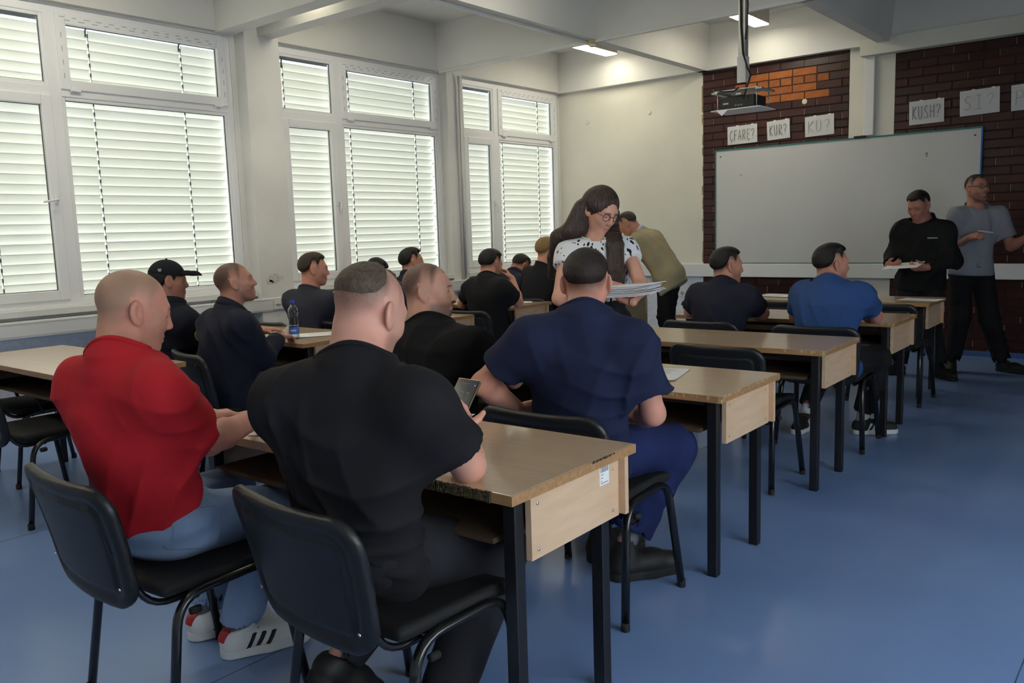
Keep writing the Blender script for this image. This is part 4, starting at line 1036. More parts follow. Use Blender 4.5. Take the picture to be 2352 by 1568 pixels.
    return dict(root=root, J=J, org=org, HR=HR, hc=hc, hs=hsc, hand=hp_, shirt=shirt, torso=torso, cf=cf, lat=ch_lat, axn=axn, neck=neck)
def cloth(name, c, rough=.85, var=.10, bump=.12): return mat(name, c, rough, .25, var=var, vscale=5, bump=0)
JN = {
'red':dict(pel=(-2.400,1.230,0.555),neck=(-2.372,1.126,1.067),head=(-2.424,1.212,1.195),shL=(-2.548,1.096,0.989),shR=(-2.190,1.147,0.983),elL=(-2.690,1.302,0.838),elR=(-2.287,1.338,0.791),wrL=(-2.661,1.551,0.785),wrR=(-2.369,1.577,0.812),haL=(-2.615,1.645,0.788),haR=(-2.401,1.664,0.788),knL=(-2.655,1.622,0.500),knR=(-2.381,1.612,0.480),anL=(-2.658,1.487,0.104),anR=(-2.445,1.483,0.090)),
'black':dict(pel=(-1.690,1.415,0.573),neck=(-1.586,1.333,1.072),head=(-1.637,1.434,1.198),shL=(-1.740,1.232,1.000),shR=(-1.407,1.376,1.000),elL=(-1.800,1.480,0.872),elR=(-1.440,1.567,0.791),wrL=(-1.760,1.723,0.800),wrR=(-1.625,1.741,0.803),haL=(-1.730,1.814,0.785),haR=(-1.697,1.806,0.829),knL=(-1.812,1.801,0.474),knR=(-1.549,1.791,0.458),anL=(-1.915,1.480,0.150),anR=(-1.544,1.537,0.107)),
'bald':dict(pel=(-2.449,2.514,0.540),neck=(-2.436,2.451,1.007),head=(-2.486,2.505,1.154),shL=(-2.604,2.388,0.942),shR=(-2.255,2.478,0.943),elL=(-2.675,2.638,0.813),elR=(-2.213,2.706,0.779),wrL=(-2.592,2.879,0.800),wrR=(-2.421,2.822,0.815),haL=(-2.544,2.966,0.785),haR=(-2.480,2.900,0.79),knL=(-2.587,2.922,0.500),knR=(-2.314,2.922,0.500),anL=(-2.630,2.840,0.095),anR=(-2.330,2.815,0.095)),
'navy':dict(pel=(-1.760,2.540,0.570),neck=(-1.669,2.456,1.084),head=(-1.730,2.560,1.197),shL=(-1.830,2.340,1.020),shR=(-1.505,2.525,0.998),elL=(-2.024,2.300,0.834),elR=(-1.492,2.618,0.723),wrL=(-2.021,2.513,0.691),wrR=(-1.676,2.770,0.668),haL=(-1.988,2.606,0.670),haR=(-1.700,2.850,0.650),knL=(-1.892,2.965,0.500),knR=(-1.590,2.942,0.510),anL=(-1.890,2.870,0.110),anR=(-1.704,2.759,0.150)),
'cap':dict(pel=(-4.964,2.716,0.530),neck=(-4.947,2.703,0.987),head=(-4.968,2.722,1.150),shL=(-5.115,2.629,0.932),shR=(-4.765,2.713,0.923),elL=(-5.255,2.832,0.779),elR=(-4.722,2.885,0.694),wrL=(-5.137,3.056,0.801),wrR=(-4.869,3.058,0.811),haL=(-5.088,3.143,0.790),haR=(-4.913,3.145,0.789),knL=(-5.143,3.124,0.500),knR=(-4.870,3.120,0.500),anL=(-5.130,3.062,0.095),anR=(-4.870,3.062,0.095)),
'jack':dict(pel=(-4.279,2.645,0.520),neck=(-4.279,2.697,0.989),head=(-4.276,2.742,1.149),shL=(-4.460,2.698,0.927),shR=(-4.102,2.653,0.933),elL=(-4.633,2.849,0.749),elR=(-4.183,2.834,0.722),wrL=(-4.498,3.046,0.827),wrR=(-4.311,3.037,0.798),haL=(-4.441,3.130,0.819),haR=(-4.292,3.135,0.790),knL=(-4.487,3.082,0.500),knR=(-4.283,3.038,0.500),anL=(-4.480,3.061,0.095),anR=(-4.231,3.055,0.095)),
'grey':dict(pel=(-5.213,3.959,0.530),neck=(-5.218,3.985,0.987),head=(-5.204,4.022,1.152),shL=(-5.395,3.948,0.929),shR=(-5.036,3.987,0.932),elL=(-5.555,4.134,0.774),elR=(-5.134,4.200,0.783),wrL=(-5.429,4.351,0.819),wrR=(-5.137,4.450,0.806),haL=(-5.389,4.424,0.850),haR=(-5.200,4.510,0.784),knL=(-5.438,4.364,0.500),knR=(-5.173,4.364,0.500),anL=(-5.430,4.341,0.095),anR=(-5.170,4.341,0.095)),
'low':dict(pel=(-5.980,5.219,0.533),neck=(-5.979,5.240,1.000),head=(-5.989,5.351,1.055),shL=(-6.159,5.231,0.950),shR=(-5.799,5.231,0.948),elL=(-6.236,5.412,0.777),elR=(-5.724,5.413,0.776),wrL=(-6.117,5.636,0.795),wrR=(-5.843,5.637,0.795),haL=(-6.068,5.723,0.785),haR=(-5.892,5.723,0.785),knL=(-6.110,5.644,0.500),knR=(-5.850,5.644,0.500),anL=(-6.110,5.640,0.095),anR=(-5.850,5.640,0.095)),
'upr':dict(pel=(-5.420,5.165,0.530),neck=(-5.407,5.210,1.003),head=(-5.425,5.271,1.150),shL=(-5.589,5.172,0.946),shR=(-5.229,5.161,0.947),elL=(-5.680,5.366,0.771),elR=(-5.159,5.369,0.768),wrL=(-5.556,5.587,0.795),wrR=(-5.285,5.588,0.795),haL=(-5.508,5.674,0.785),haR=(-5.332,5.674,0.785),knL=(-5.550,5.594,0.500),knR=(-5.290,5.594,0.500),anL=(-5.550,5.590,0.095),anR=(-5.290,5.590,0.095)),
'face':dict(pel=(-4.512,5.233,0.530),neck=(-4.487,5.213,1.012),head=(-4.531,5.305,1.126),shL=(-4.669,5.215,0.951),shR=(-4.309,5.178,0.953),elL=(-4.870,5.309,0.784),elR=(-4.354,5.427,0.805),wrL=(-4.757,5.536,0.801),wrR=(-4.480,5.510,0.992),haL=(-4.708,5.623,0.785),haR=(-4.529,5.490,1.074),knL=(-4.764,5.563,0.500),knR=(-4.482,5.608,0.500),anL=(-4.750,5.541,0.095),anR=(-4.490,5.540,0.095)),
'bent':dict(pel=(-5.318,6.351,0.530),neck=(-5.206,6.443,0.962),head=(-5.227,6.579,1.042),shL=(-5.376,6.454,0.917),shR=(-5.043,6.382,0.903),elL=(-5.562,6.599,0.779),elR=(-5.10,6.573,0.759),wrL=(-5.406,6.796,0.802),wrR=(-5.143,6.781,0.802),haL=(-5.351,6.879,0.785),haR=(-5.178,6.871,0.785),knL=(-5.400,6.794,0.500),knR=(-5.142,6.770,0.500),anL=(-5.400,6.800,0.095),anR=(-5.141,6.777,0.095)),
'blond':dict(pel=(-4.809,6.238,0.551),neck=(-4.786,6.365,1.040),head=(-4.761,6.393,1.202),shL=(-4.968,6.384,0.988),shR=(-4.607,6.355,0.980),elL=(-5.03,6.472,0.766),elR=(-4.635,6.462,0.735),wrL=(-4.987,6.685,0.802),wrR=(-4.710,6.665,0.802),haL=(-4.939,6.772,0.785),haR=(-4.750,6.761,0.785),knL=(-4.977,6.672,0.500),knR=(-4.720,6.680,0.500),anL=(-4.980,6.690,0.095),anR=(-4.720,6.690,0.095)),
'dark':dict(pel=(-2.452,5.196,0.530),neck=(-2.436,5.213,0.990),head=(-2.449,5.311,1.115),shL=(-2.618,5.211,0.935),shR=(-2.256,5.216,0.931),elL=(-2.772,5.402,0.788),elR=(-2.262,5.460,0.788),wrL=(-2.635,5.617,0.795),wrR=(-2.420,5.635,0.795),haL=(-2.588,5.704,0.785),haR=(-2.490,5.690,0.787),knL=(-2.630,5.620,0.500),knR=(-2.370,5.624,0.500),anL=(-2.630,5.620,0.095),anR=(-2.370,5.620,0.095)),
'blue':dict(pel=(-1.732,5.168,0.541),neck=(-1.723,5.162,1.013),head=(-1.743,5.269,1.130),shL=(-1.899,5.218,0.957),shR=(-1.539,5.205,0.955),elL=(-2.012,5.411,0.782),elR=(-1.533,5.452,0.797),wrL=(-1.877,5.626,0.795),wrR=(-1.675,5.635,0.790),haL=(-1.821,5.709,0.785),haR=(-1.755,5.690,0.785),knL=(-1.868,5.611,0.510),knR=(-1.554,5.599,0.510),anL=(-2.008,5.590,0.110),anR=(-1.645,5.617,0.105)),
'woman':dict(pel=(-2.507,3.860,0.865),neck=(-2.508,3.813,1.337),head=(-2.466,3.803,1.487),shL=(-2.375,3.897,1.290),shR=(-2.629,3.705,1.274),elL=(-2.227,3.800,1.090),elR=(-2.580,3.560,1.034),wrL=(-2.164,3.600,1.025),wrR=(-2.340,3.662,1.105),haL=(-2.247,3.641,1.032),haR=(-2.245,3.646,1.098),knL=(-2.403,3.816,0.465),knR=(-2.574,3.737,0.465),anL=(-2.415,3.839,0.085),anR=(-2.585,3.760,0.085)),
'coat':dict(pel=(-4.882,8.46,0.890),neck=(-4.45,0,0),head=(0,0,0)),
'jkt':dict(pel=(-1.882,8.042,0.884),neck=(-1.845,7.974,1.361),head=(-1.894,7.921,1.503),shL=(-1.669,7.957,1.299),shR=(-2.017,7.906,1.314),elL=(-1.605,7.916,1.026),elR=(-2.110,8.004,1.066),wrL=(-1.790,7.770,0.975),wrR=(-2.086,7.781,0.995),haL=(-1.860,7.701,0.980),haR=(-2.020,7.710,0.990),knL=(-1.775,7.946,0.479),knR=(-2.002,7.970,0.465),anL=(-1.700,8.008,0.085),anR=(-2.034,8.009,0.085)),
'shirt':dict(pel=(-1.564,8.421,0.950),neck=(-1.538,8.424,1.470),head=(-1.535,8.400,1.643),shL=(-1.361,8.497,1.409),shR=(-1.665,8.269,1.418),elL=(-1.275,8.530,1.119),elR=(-1.683,8.384,1.139),wrL=(-1.110,8.380,1.219),wrR=(-1.535,8.173,1.213),haL=(-1.030,8.321,1.258),haR=(-1.446,8.128,1.235),knL=(-1.413,8.501,0.483),knR=(-1.620,8.365,0.502),anL=(-1.304,8.577,0.085),anR=(-1.683,8.369,0.085))}
JN['coat'] = dict(pel=(-4.173,7.677,0.900),neck=(-4.469,7.609,1.322),head=(-4.581,7.554,1.432),shL=(-4.440,7.450,1.259),shR=(-4.451,7.793,1.279),elL=(-4.518,7.412,0.971),elR=(-4.413,7.959,1.058),wrL=(-4.690,7.405,0.783),wrR=(-4.377,7.900,0.830),haL=(-4.683,7.408,0.694),haR=(-4.364,7.900,0.735),knL=(-4.160,7.566,0.485),knR=(-4.214,7.706,0.485),anL=(-4.124,7.583,0.085),anR=(-4.136,7.744,0.085))
NEAR = (.009, .0032, .0036, .0072); MID = (.010, .0038, .0045, .0078); FAR = (.014, .0062, .0075, .0125)
jeans = mat('light_denim', (0.20, 0.29, 0.46), .85, .2, col2=(0.27, 0.37, 0.55), vscale=5, bump=.12, bscale=420)
blackjean = cloth('black_denim', (0.014, 0.0145, 0.019)); navy_tr = cloth('navy_trouser', (0.012, 0.020, 0.085)); dark_tr = cloth('dark_trouser', (0.010, 0.010, 0.012)); dn_tr = cloth('dark_navy_trouser', (0.012, 0.014, 0.026))
sole_w = mat('sole_white', (.62, .62, .62), .6); sole_b = mat('sole_black', (.012, .012, .012), .8); leather_b = mat('shoe_black', (.011, .011, .012), .6); leather_w = mat('shoe_white', (.66, .66, .66), .45)
grey_sh = mat('shoe_grey', (.20, .21, .22), .7); sock_w = mat('sock_white', (.62, .62, .64), .9); sock_g = mat('sock_grey', (.13, .14, .16), .9)
plain = dict(upper=leather_b, sole=sole_b, sock=mat('sock_black', (.010, .010, .012), .9), vox=.009)
BRN, DRK, BLK = (.040, .024, .015), (.016, .011, .009), (.008, .007, .007)
Pp = {}
Pp['red'] = person('man in red tee and pale jeans with shaved blond head at the nearest desk', JN['red'], None, (-14, 16, 0),
    dict(mat=cloth('red_tee', (0.50, 0.016, 0.026), var=.06), grow=.012, wr=.020, sleeve=.66, sr=(.060, .078), hem=.13, slant=.45),
    dict(mat=jeans, name='jeans', r=(.098, .080, .066), pocket=True, wr=.007), dict(upper=leather_w, sole=sole_w, stripe=leather_b, tab=mat('tab_red', (.40, .015, .02), .5), lace=mat('lace_grey', (.30, .29, .28), .8), sock=sock_g, vox=.0045, dirL=(.35, 1, 0), dirR=(.45, 1, 0), scale=1.06),
    build=1.05, slouch=.035, vox=NEAR, hair=dict(col=(.42, .30, .19), fade=.07, dens=.62, front=.004), skin=(0.594, 0.286, 0.209), stub=.10, seed=1, fat=.006, neck_r=.062,
    hands=dict(L=dict(dir=(.35, .95, -.02), curl=(22, 30, 20)), R=dict(dir=(-.55, .8, -.05), curl=(28, 35, 20))))
Pp['black'] = person('man in black tee and black jeans at the nearest desk, looking down at a phone', JN['black'], None, (3, 22, 3),
    dict(mat=cloth('black_tee', (0.0100, 0.0093, 0.0120)), grow=.012, wr=.015, sleeve=.68, sr=(.060, .078), hem=-.12),
    dict(mat=blackjean, r=(.100, .084, .070)), dict(upper=leather_b, sole=sole_b, lace=leather_b, sock=sock_g, vox=.0045, pitchL=-38, dirL=(.12, 1, 0), dirR=(.2, 1, 0), scale=1.05),
    build=1.10, slouch=.045, vox=NEAR, hair=dict(col=(.085, .056, .040), T=.012, vol=(.078, .135), fade=.135, dens=.95, pw=1.1, rough=.0007, lift=.4), skin=(0.628, 0.333, 0.255), stub=.35, seed=2, fat=.006, neck_r=.064, eyes=True,
    hands=dict(R=dict(dir=(-.45, .55, .30), back=(.35, .55, -.75), curl=(38, 45, 30), thumb=(.7, .7, .35)), L=dict(curl=(30, 40, 25))))
Pp['bald'] = person('stocky man in black tee with cropped receding hair and dark chin beard, face turned sideways', JN['bald'], None, (-54, 2, 0),
    dict(mat=cloth('black_tee_soft', (0.0075, 0.0075, 0.009)), grow=.012, wr=.015, sleeve=.75, sr=(.062, .080), hem=-.12), dict(mat=dark_tr), dict(upper=grey_sh, sole=sole_w, stripe=None, tab=leather_w, vox=.006, dirL=(.1, 1, 0), dirR=(.15, 1, 0)),
    build=1.16, belly=.02, slouch=.03, vox=MID, hair=dict(col=(.055, .038, .030), fade=.10, dens=.85, front=.004, recede=.008, chin=.9, stubcol=(.075, .066, .064)), skin=(0.640, 0.349, 0.255), stub=.62, seed=3, fat=.008, neck_r=.066)
Pp['navy'] = person('broad man in navy tee and blue work trousers seen squarely from behind, left elbow out', JN['navy'], None, (27, 10, 0),
    dict(mat=cloth('navy_tee', (0.0125, 0.018, 0.052), var=.06), grow=.012, wr=.015, sleeve=.66, sr=(.060, .078), hem=-.12), dict(mat=navy_tr, r=(.102, .088, .078), wr=.008, up=.05),
    dict(upper=leather_b, sole=sole_b, lace=leather_b, sock=sock_g, high=.145, vox=.005, dirL=(.2, 1, 0), dirR=(.55, .85, 0), scale=1.14), build=1.10, slouch=.035, vox=MID,
    hair=dict(col=(.022, .014, .011), T=.014, vol=(.040, .095), fade=.085, dens=.95, rough=.0007), skin=(0.628, 0.312, 0.229), stub=.2, seed=4, neck_r=.062, eyes=False, hands=dict(L=dict(back=(-1, 0, .2)), R=dict(back=(.3, 0, 1))))
def floral():
    m = mat('floral_blouse', (.74, .74, .76), .75, .25); nt = m.node_tree; N = nt.nodes; L = nt.links; p = N['Principled BSDF']
    tc = N.new('ShaderNodeTexCoord'); n = N.new('ShaderNodeTexNoise'); n.inputs['Scale'].default_value = 9
    ad = N.new('ShaderNodeMix'); ad.data_type = 'RGBA'; ad.blend_type = 'LINEAR_LIGHT'; ad.inputs[0].default_value = .06
    L.new(tc.outputs['Object'], n.inputs['Vector']); L.new(tc.outputs['Object'], ad.inputs[6]); L.new(n.outputs['Color'], ad.inputs[7])
    mp = N.new('ShaderNodeMapping'); mp.inputs['Scale'].default_value = (46, 34, 15); mp.inputs['Rotation'].default_value = (.5, .4, .3); L.new(ad.outputs[2], mp.inputs[0])
    v = N.new('ShaderNodeTexVoronoi'); v.inputs['Randomness'].default_value = .9; v.inputs['Scale'].default_value = 1.0; L.new(mp.outputs[0], v.inputs['Vector'])
    r = N.new('ShaderNodeValToRGB'); r.color_ramp.interpolation = 'CONSTANT'; e = r.color_ramp.elements; e[0].position = 0; e[0].color = (.012, .012, .015, 1); e[1].position = .33; e[1].color = (.74, .74, .76, 1)
    n3 = N.new('ShaderNodeTexNoise'); n3.inputs['Scale'].default_value = 11; L.new(tc.outputs['Object'], n3.inputs['Vector'])
    mr = N.new('ShaderNodeMapRange'); mr.inputs[1].default_value = .40; mr.inputs[2].default_value = .56; mr.inputs[3].default_value = .22; mr.inputs[4].default_value = -.05; L.new(n3.outputs['Fac'], mr.inputs[0])
    sm = N.new('ShaderNodeMath'); L.new(v.outputs['Distance'], sm.inputs[0]); L.new(mr.outputs[0], sm.inputs[1]); L.new(sm.outputs[0], r.inputs[0]); L.new(r.outputs[0], p.inputs['Base Color']); return m
Pp['woman'] = person('standing woman with long brown hair, glasses and white floral blouse, leafing through papers', JN['woman'], None, (-108, 30, -4),
    dict(mat=floral(), grow=.006, wr=.0035, sleeve=.30, sr=(.054, .066), hem=.30, name='blouse', ch=.012, flare=.010, open=24, vcut=.10, nh=.02, cmat=mat('blouse_white', (.74, .74, .76), .75)), dict(mat=dark_tr, r=(.088, .068, .058), wr=.003, waist=.36), dict(**plain),
    build=.82, slouch=.0, vox=MID, hair=dict(col=(.030, .016, .011), dens=0, stubcol=(.03, .018, .014)), skin=(0.640, 0.349, 0.255), brow=.9, fem=1.0, seed=5, hs=.97, neck_r=.049,
    hands=dict(L=dict(back=(0, 0, -1), curl=(12, 18, 12), dir=(-.9, .42, .02)), R=dict(back=(0, -.2, 1), dir=(.95, -.15, -.10), curl=(30, 35, 22))))
navyjk = cloth('navy_jacket', (0.0085, 0.0105, 0.020)); JK = dict(grow=.022, wr=.018, sleeve=1.86, sr=(.062, .072), ch=.024, flare=.008, name='jacket', gap=.014)
Pp['cap'] = person('person in black cap and dark uniform jacket with a round shoulder patch by the window', JN['cap'], None, (-24, 4, 0), dict(mat=navyjk, **JK), dict(mat=dn_tr), dict(**plain),
    vox=FAR, hair=dict(col=BLK, T=.016, vol=(.0, .04), dens=.95, nape=-.02, fade=.02), skin=(0.457, 0.224, 0.158), stub=.1, seed=6)
Pp['jack'] = person('shaven-headed man in zipped navy jacket gazing up, hands beside the water bottle', JN['jack'], None, (-30, -9, 0), dict(mat=cloth('navy_jacket2', (0.011, 0.013, 0.026)), **JK), dict(mat=dn_tr), dict(**plain),
    vox=(.012, .0050, .0058, .011), hair=dict(col=(.03, .022, .018), fade=.09, dens=.85, recede=.010), skin=(0.479, 0.234, 0.163), stub=.35, seed=7, hands=dict(L=dict(dir=(.5, .8, .05), curl=(25, 35, 25)), R=dict(dir=(-.2, .95, -.05), curl=(25, 35, 25))))
TEE = dict(grow=.012, wr=.015, sleeve=.66, sr=(.058, .070), hem=-.12)
SH = dict(T=.017, vol=(.028, .075), fade=.065, dens=.96, rough=.0007, lift=.5)
Pp['grey'] = person('brown-haired man in dark grey tee writing at a window desk, in profile', JN['grey'], None, (-36, 5, 0), dict(mat=cloth('slate_tee', (0.030, 0.033, 0.048)), **TEE), dict(mat=dn_tr), dict(**plain), vox=FAR, hair=dict(col=(.040, .026, .017), **SH), skin=(0.549, 0.260, 0.184), stub=.25, seed=8)
Pp['low'] = person('man bent down so that only his dark hair shows behind the phone user', JN['low'], None, (-10, 38, 0), dict(mat=cloth('black_tee2', (0.010, 0.010, 0.013)), **TEE), dict(mat=dark_tr), None, vox=FAR, hair=dict(col=BLK, **SH), skin=(0.549, 0.260, 0.184), seed=9, eyes=False)
Pp['upr'] = person('upright black-haired man in dark polo before the middle window', JN['upr'], None, (-28, 0, 0), dict(mat=cloth('dark_polo', (0.014, 0.016, 0.026)), **dict(TEE, ch=.018, flare=.008)), dict(mat=dark_tr), None, vox=FAR, hair=dict(col=BLK, **SH), skin=(0.525, 0.260, 0.184), stub=.25, seed=10)
Pp['face'] = person('dark-haired man in black tee propping his right hand against his face', JN['face'], None, (-8, 16, 0), dict(mat=cloth('black_tee3', (0.008, 0.008, 0.010)), **TEE), dict(mat=cloth('charcoal_trouser', (.022, .022, .024))), dict(**plain), build=1.04, vox=FAR, hair=dict(col=BLK, **SH), skin=(0.571, 0.281, 0.198), stub=.25, seed=11,
    hands=dict(R=dict(back=(.8, .5, 0), curl=(40, 50, 30))))
Pp['bent'] = person('man in navy shirt bent low over his desk before the far window', JN['bent'], None, (-20, 40, 0), dict(mat=cloth('navy_shirt', (0.016, 0.020, 0.038)), **dict(TEE, ch=.018, flare=.008)), dict(mat=dark_tr), None, vox=FAR, hair=dict(col=DRK, **dict(SH, T=.010)), skin=(0.479, 0.240, 0.153), stub=.2, seed=12)
Pp['blond'] = person('reddish-blond man in black shirt half hidden by the standing woman', JN['blond'], None, (-20, 4, 0), dict(mat=cloth('black_shirt', (0.009, 0.009, 0.012)), **dict(TEE, ch=.018, flare=.008)), dict(mat=dark_tr), None, vox=FAR, hair=dict(col=(.26, .155, .06), **SH), skin=(0.628, 0.312, 0.214), stub=.2, seed=13)
Pp['dark'] = person('man in blackish-navy tee leaning on the desk left of the blue-tee man', JN['dark'], None, (-42, 4, 0), dict(mat=cloth('ink_tee', (0.013, 0.014, 0.028)), **TEE), dict(mat=dark_tr), dict(**plain), build=1.06, slouch=.045, vox=(.013, .0056, .0070, .011), hair=dict(col=BLK, **SH), skin=(0.525, 0.260, 0.184), stub=.35, seed=14)
Pp['blue'] = person('man in mid-blue tee with black striped trainers seen from behind at the right', JN['blue'], None, (-42, 2, 0), dict(mat=cloth('blue_tee', (0.026, 0.068, 0.205), var=.06), **TEE), dict(mat=dark_tr, up=.05), dict(upper=leather_b, sole=sole_w, stripe=leather_w, sock=sock_w, vox=.0055, dirR=(.75, .6, 0), dirL=(.1, -1, 0), scale=1.05), build=1.12, slouch=.045, vox=(.013, .0056, .0070, .011),
    hair=dict(col=BLK, **dict(SH, fade=.10)), skin=(0.525, 0.245, 0.173), stub=.25, seed=15, fat=.005)
Pp['coat'] = person('man in tan blazer and black trousers stooping towards the window row', JN['coat'], None, (110, 38, 0), dict(mat=cloth('tan_blazer', (0.34, 0.29, 0.18)), **dict(JK, hem=-.40, grow=.036, sleeve=1.80, ch=.020, cmat=cloth('pale_blue_shirt', (.42, .48, .60)))), dict(mat=dark_tr, r=(.088, .078, .068)), dict(**plain), vox=FAR, hair=dict(col=(.035, .026, .02), **dict(SH, T=.010)), skin=(0.479, 0.229, 0.153), seed=16,
    hands=dict(R=dict(back=(.5, .85, 0), dir=(.05, 0, -1)), L=dict(back=(-.5, -.8, 0), dir=(0, 0, -1))))
Pp['jkt'] = person('older dark-haired man in black zip jacket reading a sheet before the whiteboard', JN['jkt'], None, (166, 28, 0), dict(mat=cloth('black_jacket', (0.0075, 0.0085, 0.009)), **dict(JK, hem=-.22)), dict(mat=dark_tr, r=(.098, .080, .070)), dict(**plain), build=1.04, belly=.02, slouch=.0, vox=FAR, hair=dict(col=BLK, **SH), skin=(0.411, 0.193, 0.137), stub=.15, seed=17, fat=.005,
    hands=dict(R=dict(back=(-.6, -.3, -.6), curl=(35, 45, 30), dir=(.75, -.6, .0)), L=dict(back=(.6, -.3, -.6), curl=(35, 45, 30), dir=(-.75, -.6, .0))))
Pp['shirt'] = person('tall man with glasses in grey short-sleeved shirt standing beside the whiteboard', JN['shirt'], None, (232, -2, 0), dict(mat=cloth('grey_shirt', (0.26, 0.27, 0.31), var=.06), **dict(TEE, hem=-.14, sleeve=.70, ch=.018, flare=.010, open=14, wr=.015)), dict(mat=dark_tr, r=(.100, .086, .074)), dict(**dict(plain, dirL=(.9, -.3, 0), dirR=(.2, -1, 0))), slouch=.0, vox=FAR,
    hair=dict(col=(.022, .015, .011), T=.007, vol=(.04, .08), fade=.05, dens=.9, recede=.02, chin=.5, stubcol=(.03, .022, .02)), skin=(0.435, 0.208, 0.147), stub=.45, seed=18,
    hands=dict(R=dict(back=(-.2, -.75, .6), curl=(50, 55, 35)), L=dict(back=(.2, -.3, 1), curl=(25, 35, 25))))

# ------------------------------------------------------------------ worn details
def W2(p, l): return tuple(p['hc'] + p['HR'] @ (V(l) * p['hs']))
def spectacles(p, m, w=.024, h=.019, lens=False):
    g = tubeo('glasses', [W2(p, (x, .103 - abs(x) * .05, .008)) for x in (-.010, 0, .010)], .0016, m, p['root'], n=6)
    for s in (-1, 1):
        pts = [W2(p, (s * .034 + w * math.cos(a) * (1 if abs(math.cos(a)) < .7 else .95), .101 - .30 * abs(s * .034 + w * math.cos(a)) * .55, .002 + h * math.sin(a))) for a in np.linspace(0, 2 * math.pi, 21)]
        tubeo('rim', pts, .0017, m, g, n=6); tubeo('temple_arm', [W2(p, (s * .059, .083, .008)), W2(p, (s * .079, .045, .010)), W2(p, (s * .083, -.01, .012))], .0018, m, g, n=6)
dark_metal = mat('spectacle_frame', (.015, .014, .016), .35)
spectacles(Pp['woman'], dark_metal); spectacles(Pp['shirt'], dark_metal, .025, .015)
p = Pp['woman']                            # long straight hair
H = Field(); hair_w = mat('long_hair', (.026, .0125, .0085), .38, .5, col2=(.050, .026, .017), vscale=60, stretch=(5, 5, .6), bump=.5, bscale=150, bstretch=(4, 4, .35))
def capf(q):
    l = ((q - p['hc']) @ p['HR']) / p['hs']; l = np.stack([np.abs(l[:, 0]), l[:, 1], l[:, 2]], 1)
    d = ell(l, (0, -.018, .030), (.089, .107, .099)); d = smin(d, ell(l, (0, -.05, -.05), (.078, .060, .085)), .04)
    d = smax(d, -ell(l, (0, .104, -.036), (.066, .080, .118)), .012); d = smax(d, -rcone(l, (0, .07, .128), (0, -.02, .134), .005, .004), .006)
    return (d + .0012 * np.sin(l[:, 0] * 420 + l[:, 2] * 30)) * p['hs']
H.add(capf, p['hc'] - .15, p['hc'] + .15, .02)
def drape(pts, rads, n=5, wdir=(1, 0, 0), spread=.03):
    for k in range(n):
        o = V(wdir) * (k - (n - 1) / 2) / max(1, (n - 1) / 2) * spread
        for i in range(len(pts) - 1):
            H.cone(V(pts[i]) + o * (.6 + .5 * i / len(pts)), V(pts[i + 1]) + o * (.6 + .5 * (i + 1) / len(pts)), rads[i], rads[i + 1], .014)
hcw = p['hc']; R_ = p['HR']; sR, sL = p['J']['shR'], p['J']['shL']
H.cone(hcw + R_ @ V(.030, -.050, .02), hcw + R_ @ V(.050, -.070, -.10), .055, .050, .04); a0 = hcw + R_ @ V(.050, -.055, -.02); drape([a0, a0 + (sR - a0) * .45 + V(-.015, .0, -.01), sR + V(-.03, .015, .085), sR + V(-.065, .02, -.03), sR + V(-.075, .02, -.14)], [.046, .040, .030, .022, .010], 6, nrm(p['lat']) * 1.0, .046)
a1 = hcw + R_ @ V(-.070, .015, -.01); p1 = hcw + R_ @ V(-.078, .030, -.075); p2 = p['neck'] * .42 + sL * .58 + p['cf'] * .095 + V(0, 0, .00); p3 = p2 + p['cf'] * .025 + V(0, 0, -.12); drape([a1, p1, p1 * .5 + p2 * .5 + p['cf'] * .012, p2, p3, p3 + V(.005, 0, -.13)], [.022, .022, .020, .019, .017, .007], 7, p['lat'], .030)
def strand(P): return .0011 * np.sin(P @ V(.75, -.62, 0) * 520 + 2 * pnoise(P, 12, 3)) + .0008 * pnoise(P, 50, 4)
v, q = polygonise(H, .0038, disp=strand); npmesh('hair', v, q, hair_w, p['root'])
gold = mat('gold', (.75, .50, .16), .25, metal=1.0)
for s, c in ((1, (.083, -.012, -.050)), (-1, (.083, -.012, -.050))):
    cc = V(c) * V(s, 1, 1); tubeo('earring', [W2(p, cc + V(0, .009 * math.cos(a), .009 * math.sin(a) - .006)) for a in np.linspace(0, 2 * math.pi, 15)], .0014, gold, p['root'], n=6)
T = p['hand']['R']; tubeo('ring', [T((-.0095 + .0105 * math.cos(a), .112, .0105 * math.sin(a) - .004)) for a in np.linspace(0, 2 * math.pi, 15)], .0018, gold, p['root'], n=6)
T = p['hand']['L']; tubeo('bracelet', [T((.029 * math.cos(a), -.012, .026 * math.sin(a))) for a in np.linspace(0, 2 * math.pi, 19)], .003, mat('bracelet_dark', (.03, .03, .03), .3, metal=.5), p['root'], n=6)

p = Pp['cap']; C_ = Field()                # baseball cap
def capd(q):
    l = ((q - p['hc']) @ p['HR']); d = ell(l, (0, -.014, .034), (.090, .110, .100)); d = smax(d, .038 - l[:, 2] - .10 * (l[:, 1]), .004)
    b = ell(l, (0, .115, .050), (.072, .082, .016)); bb = l.copy(); b = smax(np.abs(ell(bb, (0, .06, .030), (.088, .135, .055))) - .003, -(l[:, 2] - .036), .003); b = smax(b, .07 - l[:, 1], .004); b = smax(b, l[:, 2] - .068, .003)
    return smin(d, b, .006)
C_.add(capd, p['hc'] - .22, p['hc'] + .22); v, q = polygonise(C_, .0045); cp = npmesh('cap', v, q, cloth('cap_cloth', (.008, .009, .013)), p['root'])
bm = bmesh.new(); bmesh.ops.create_icosphere(bm, subdivisions=1, radius=.008); bmesh.ops.translate(bm, vec=W2(p, (0, -.014, .135)), verts=bm.verts); mobj('top_button', bm, black_pl, cp)
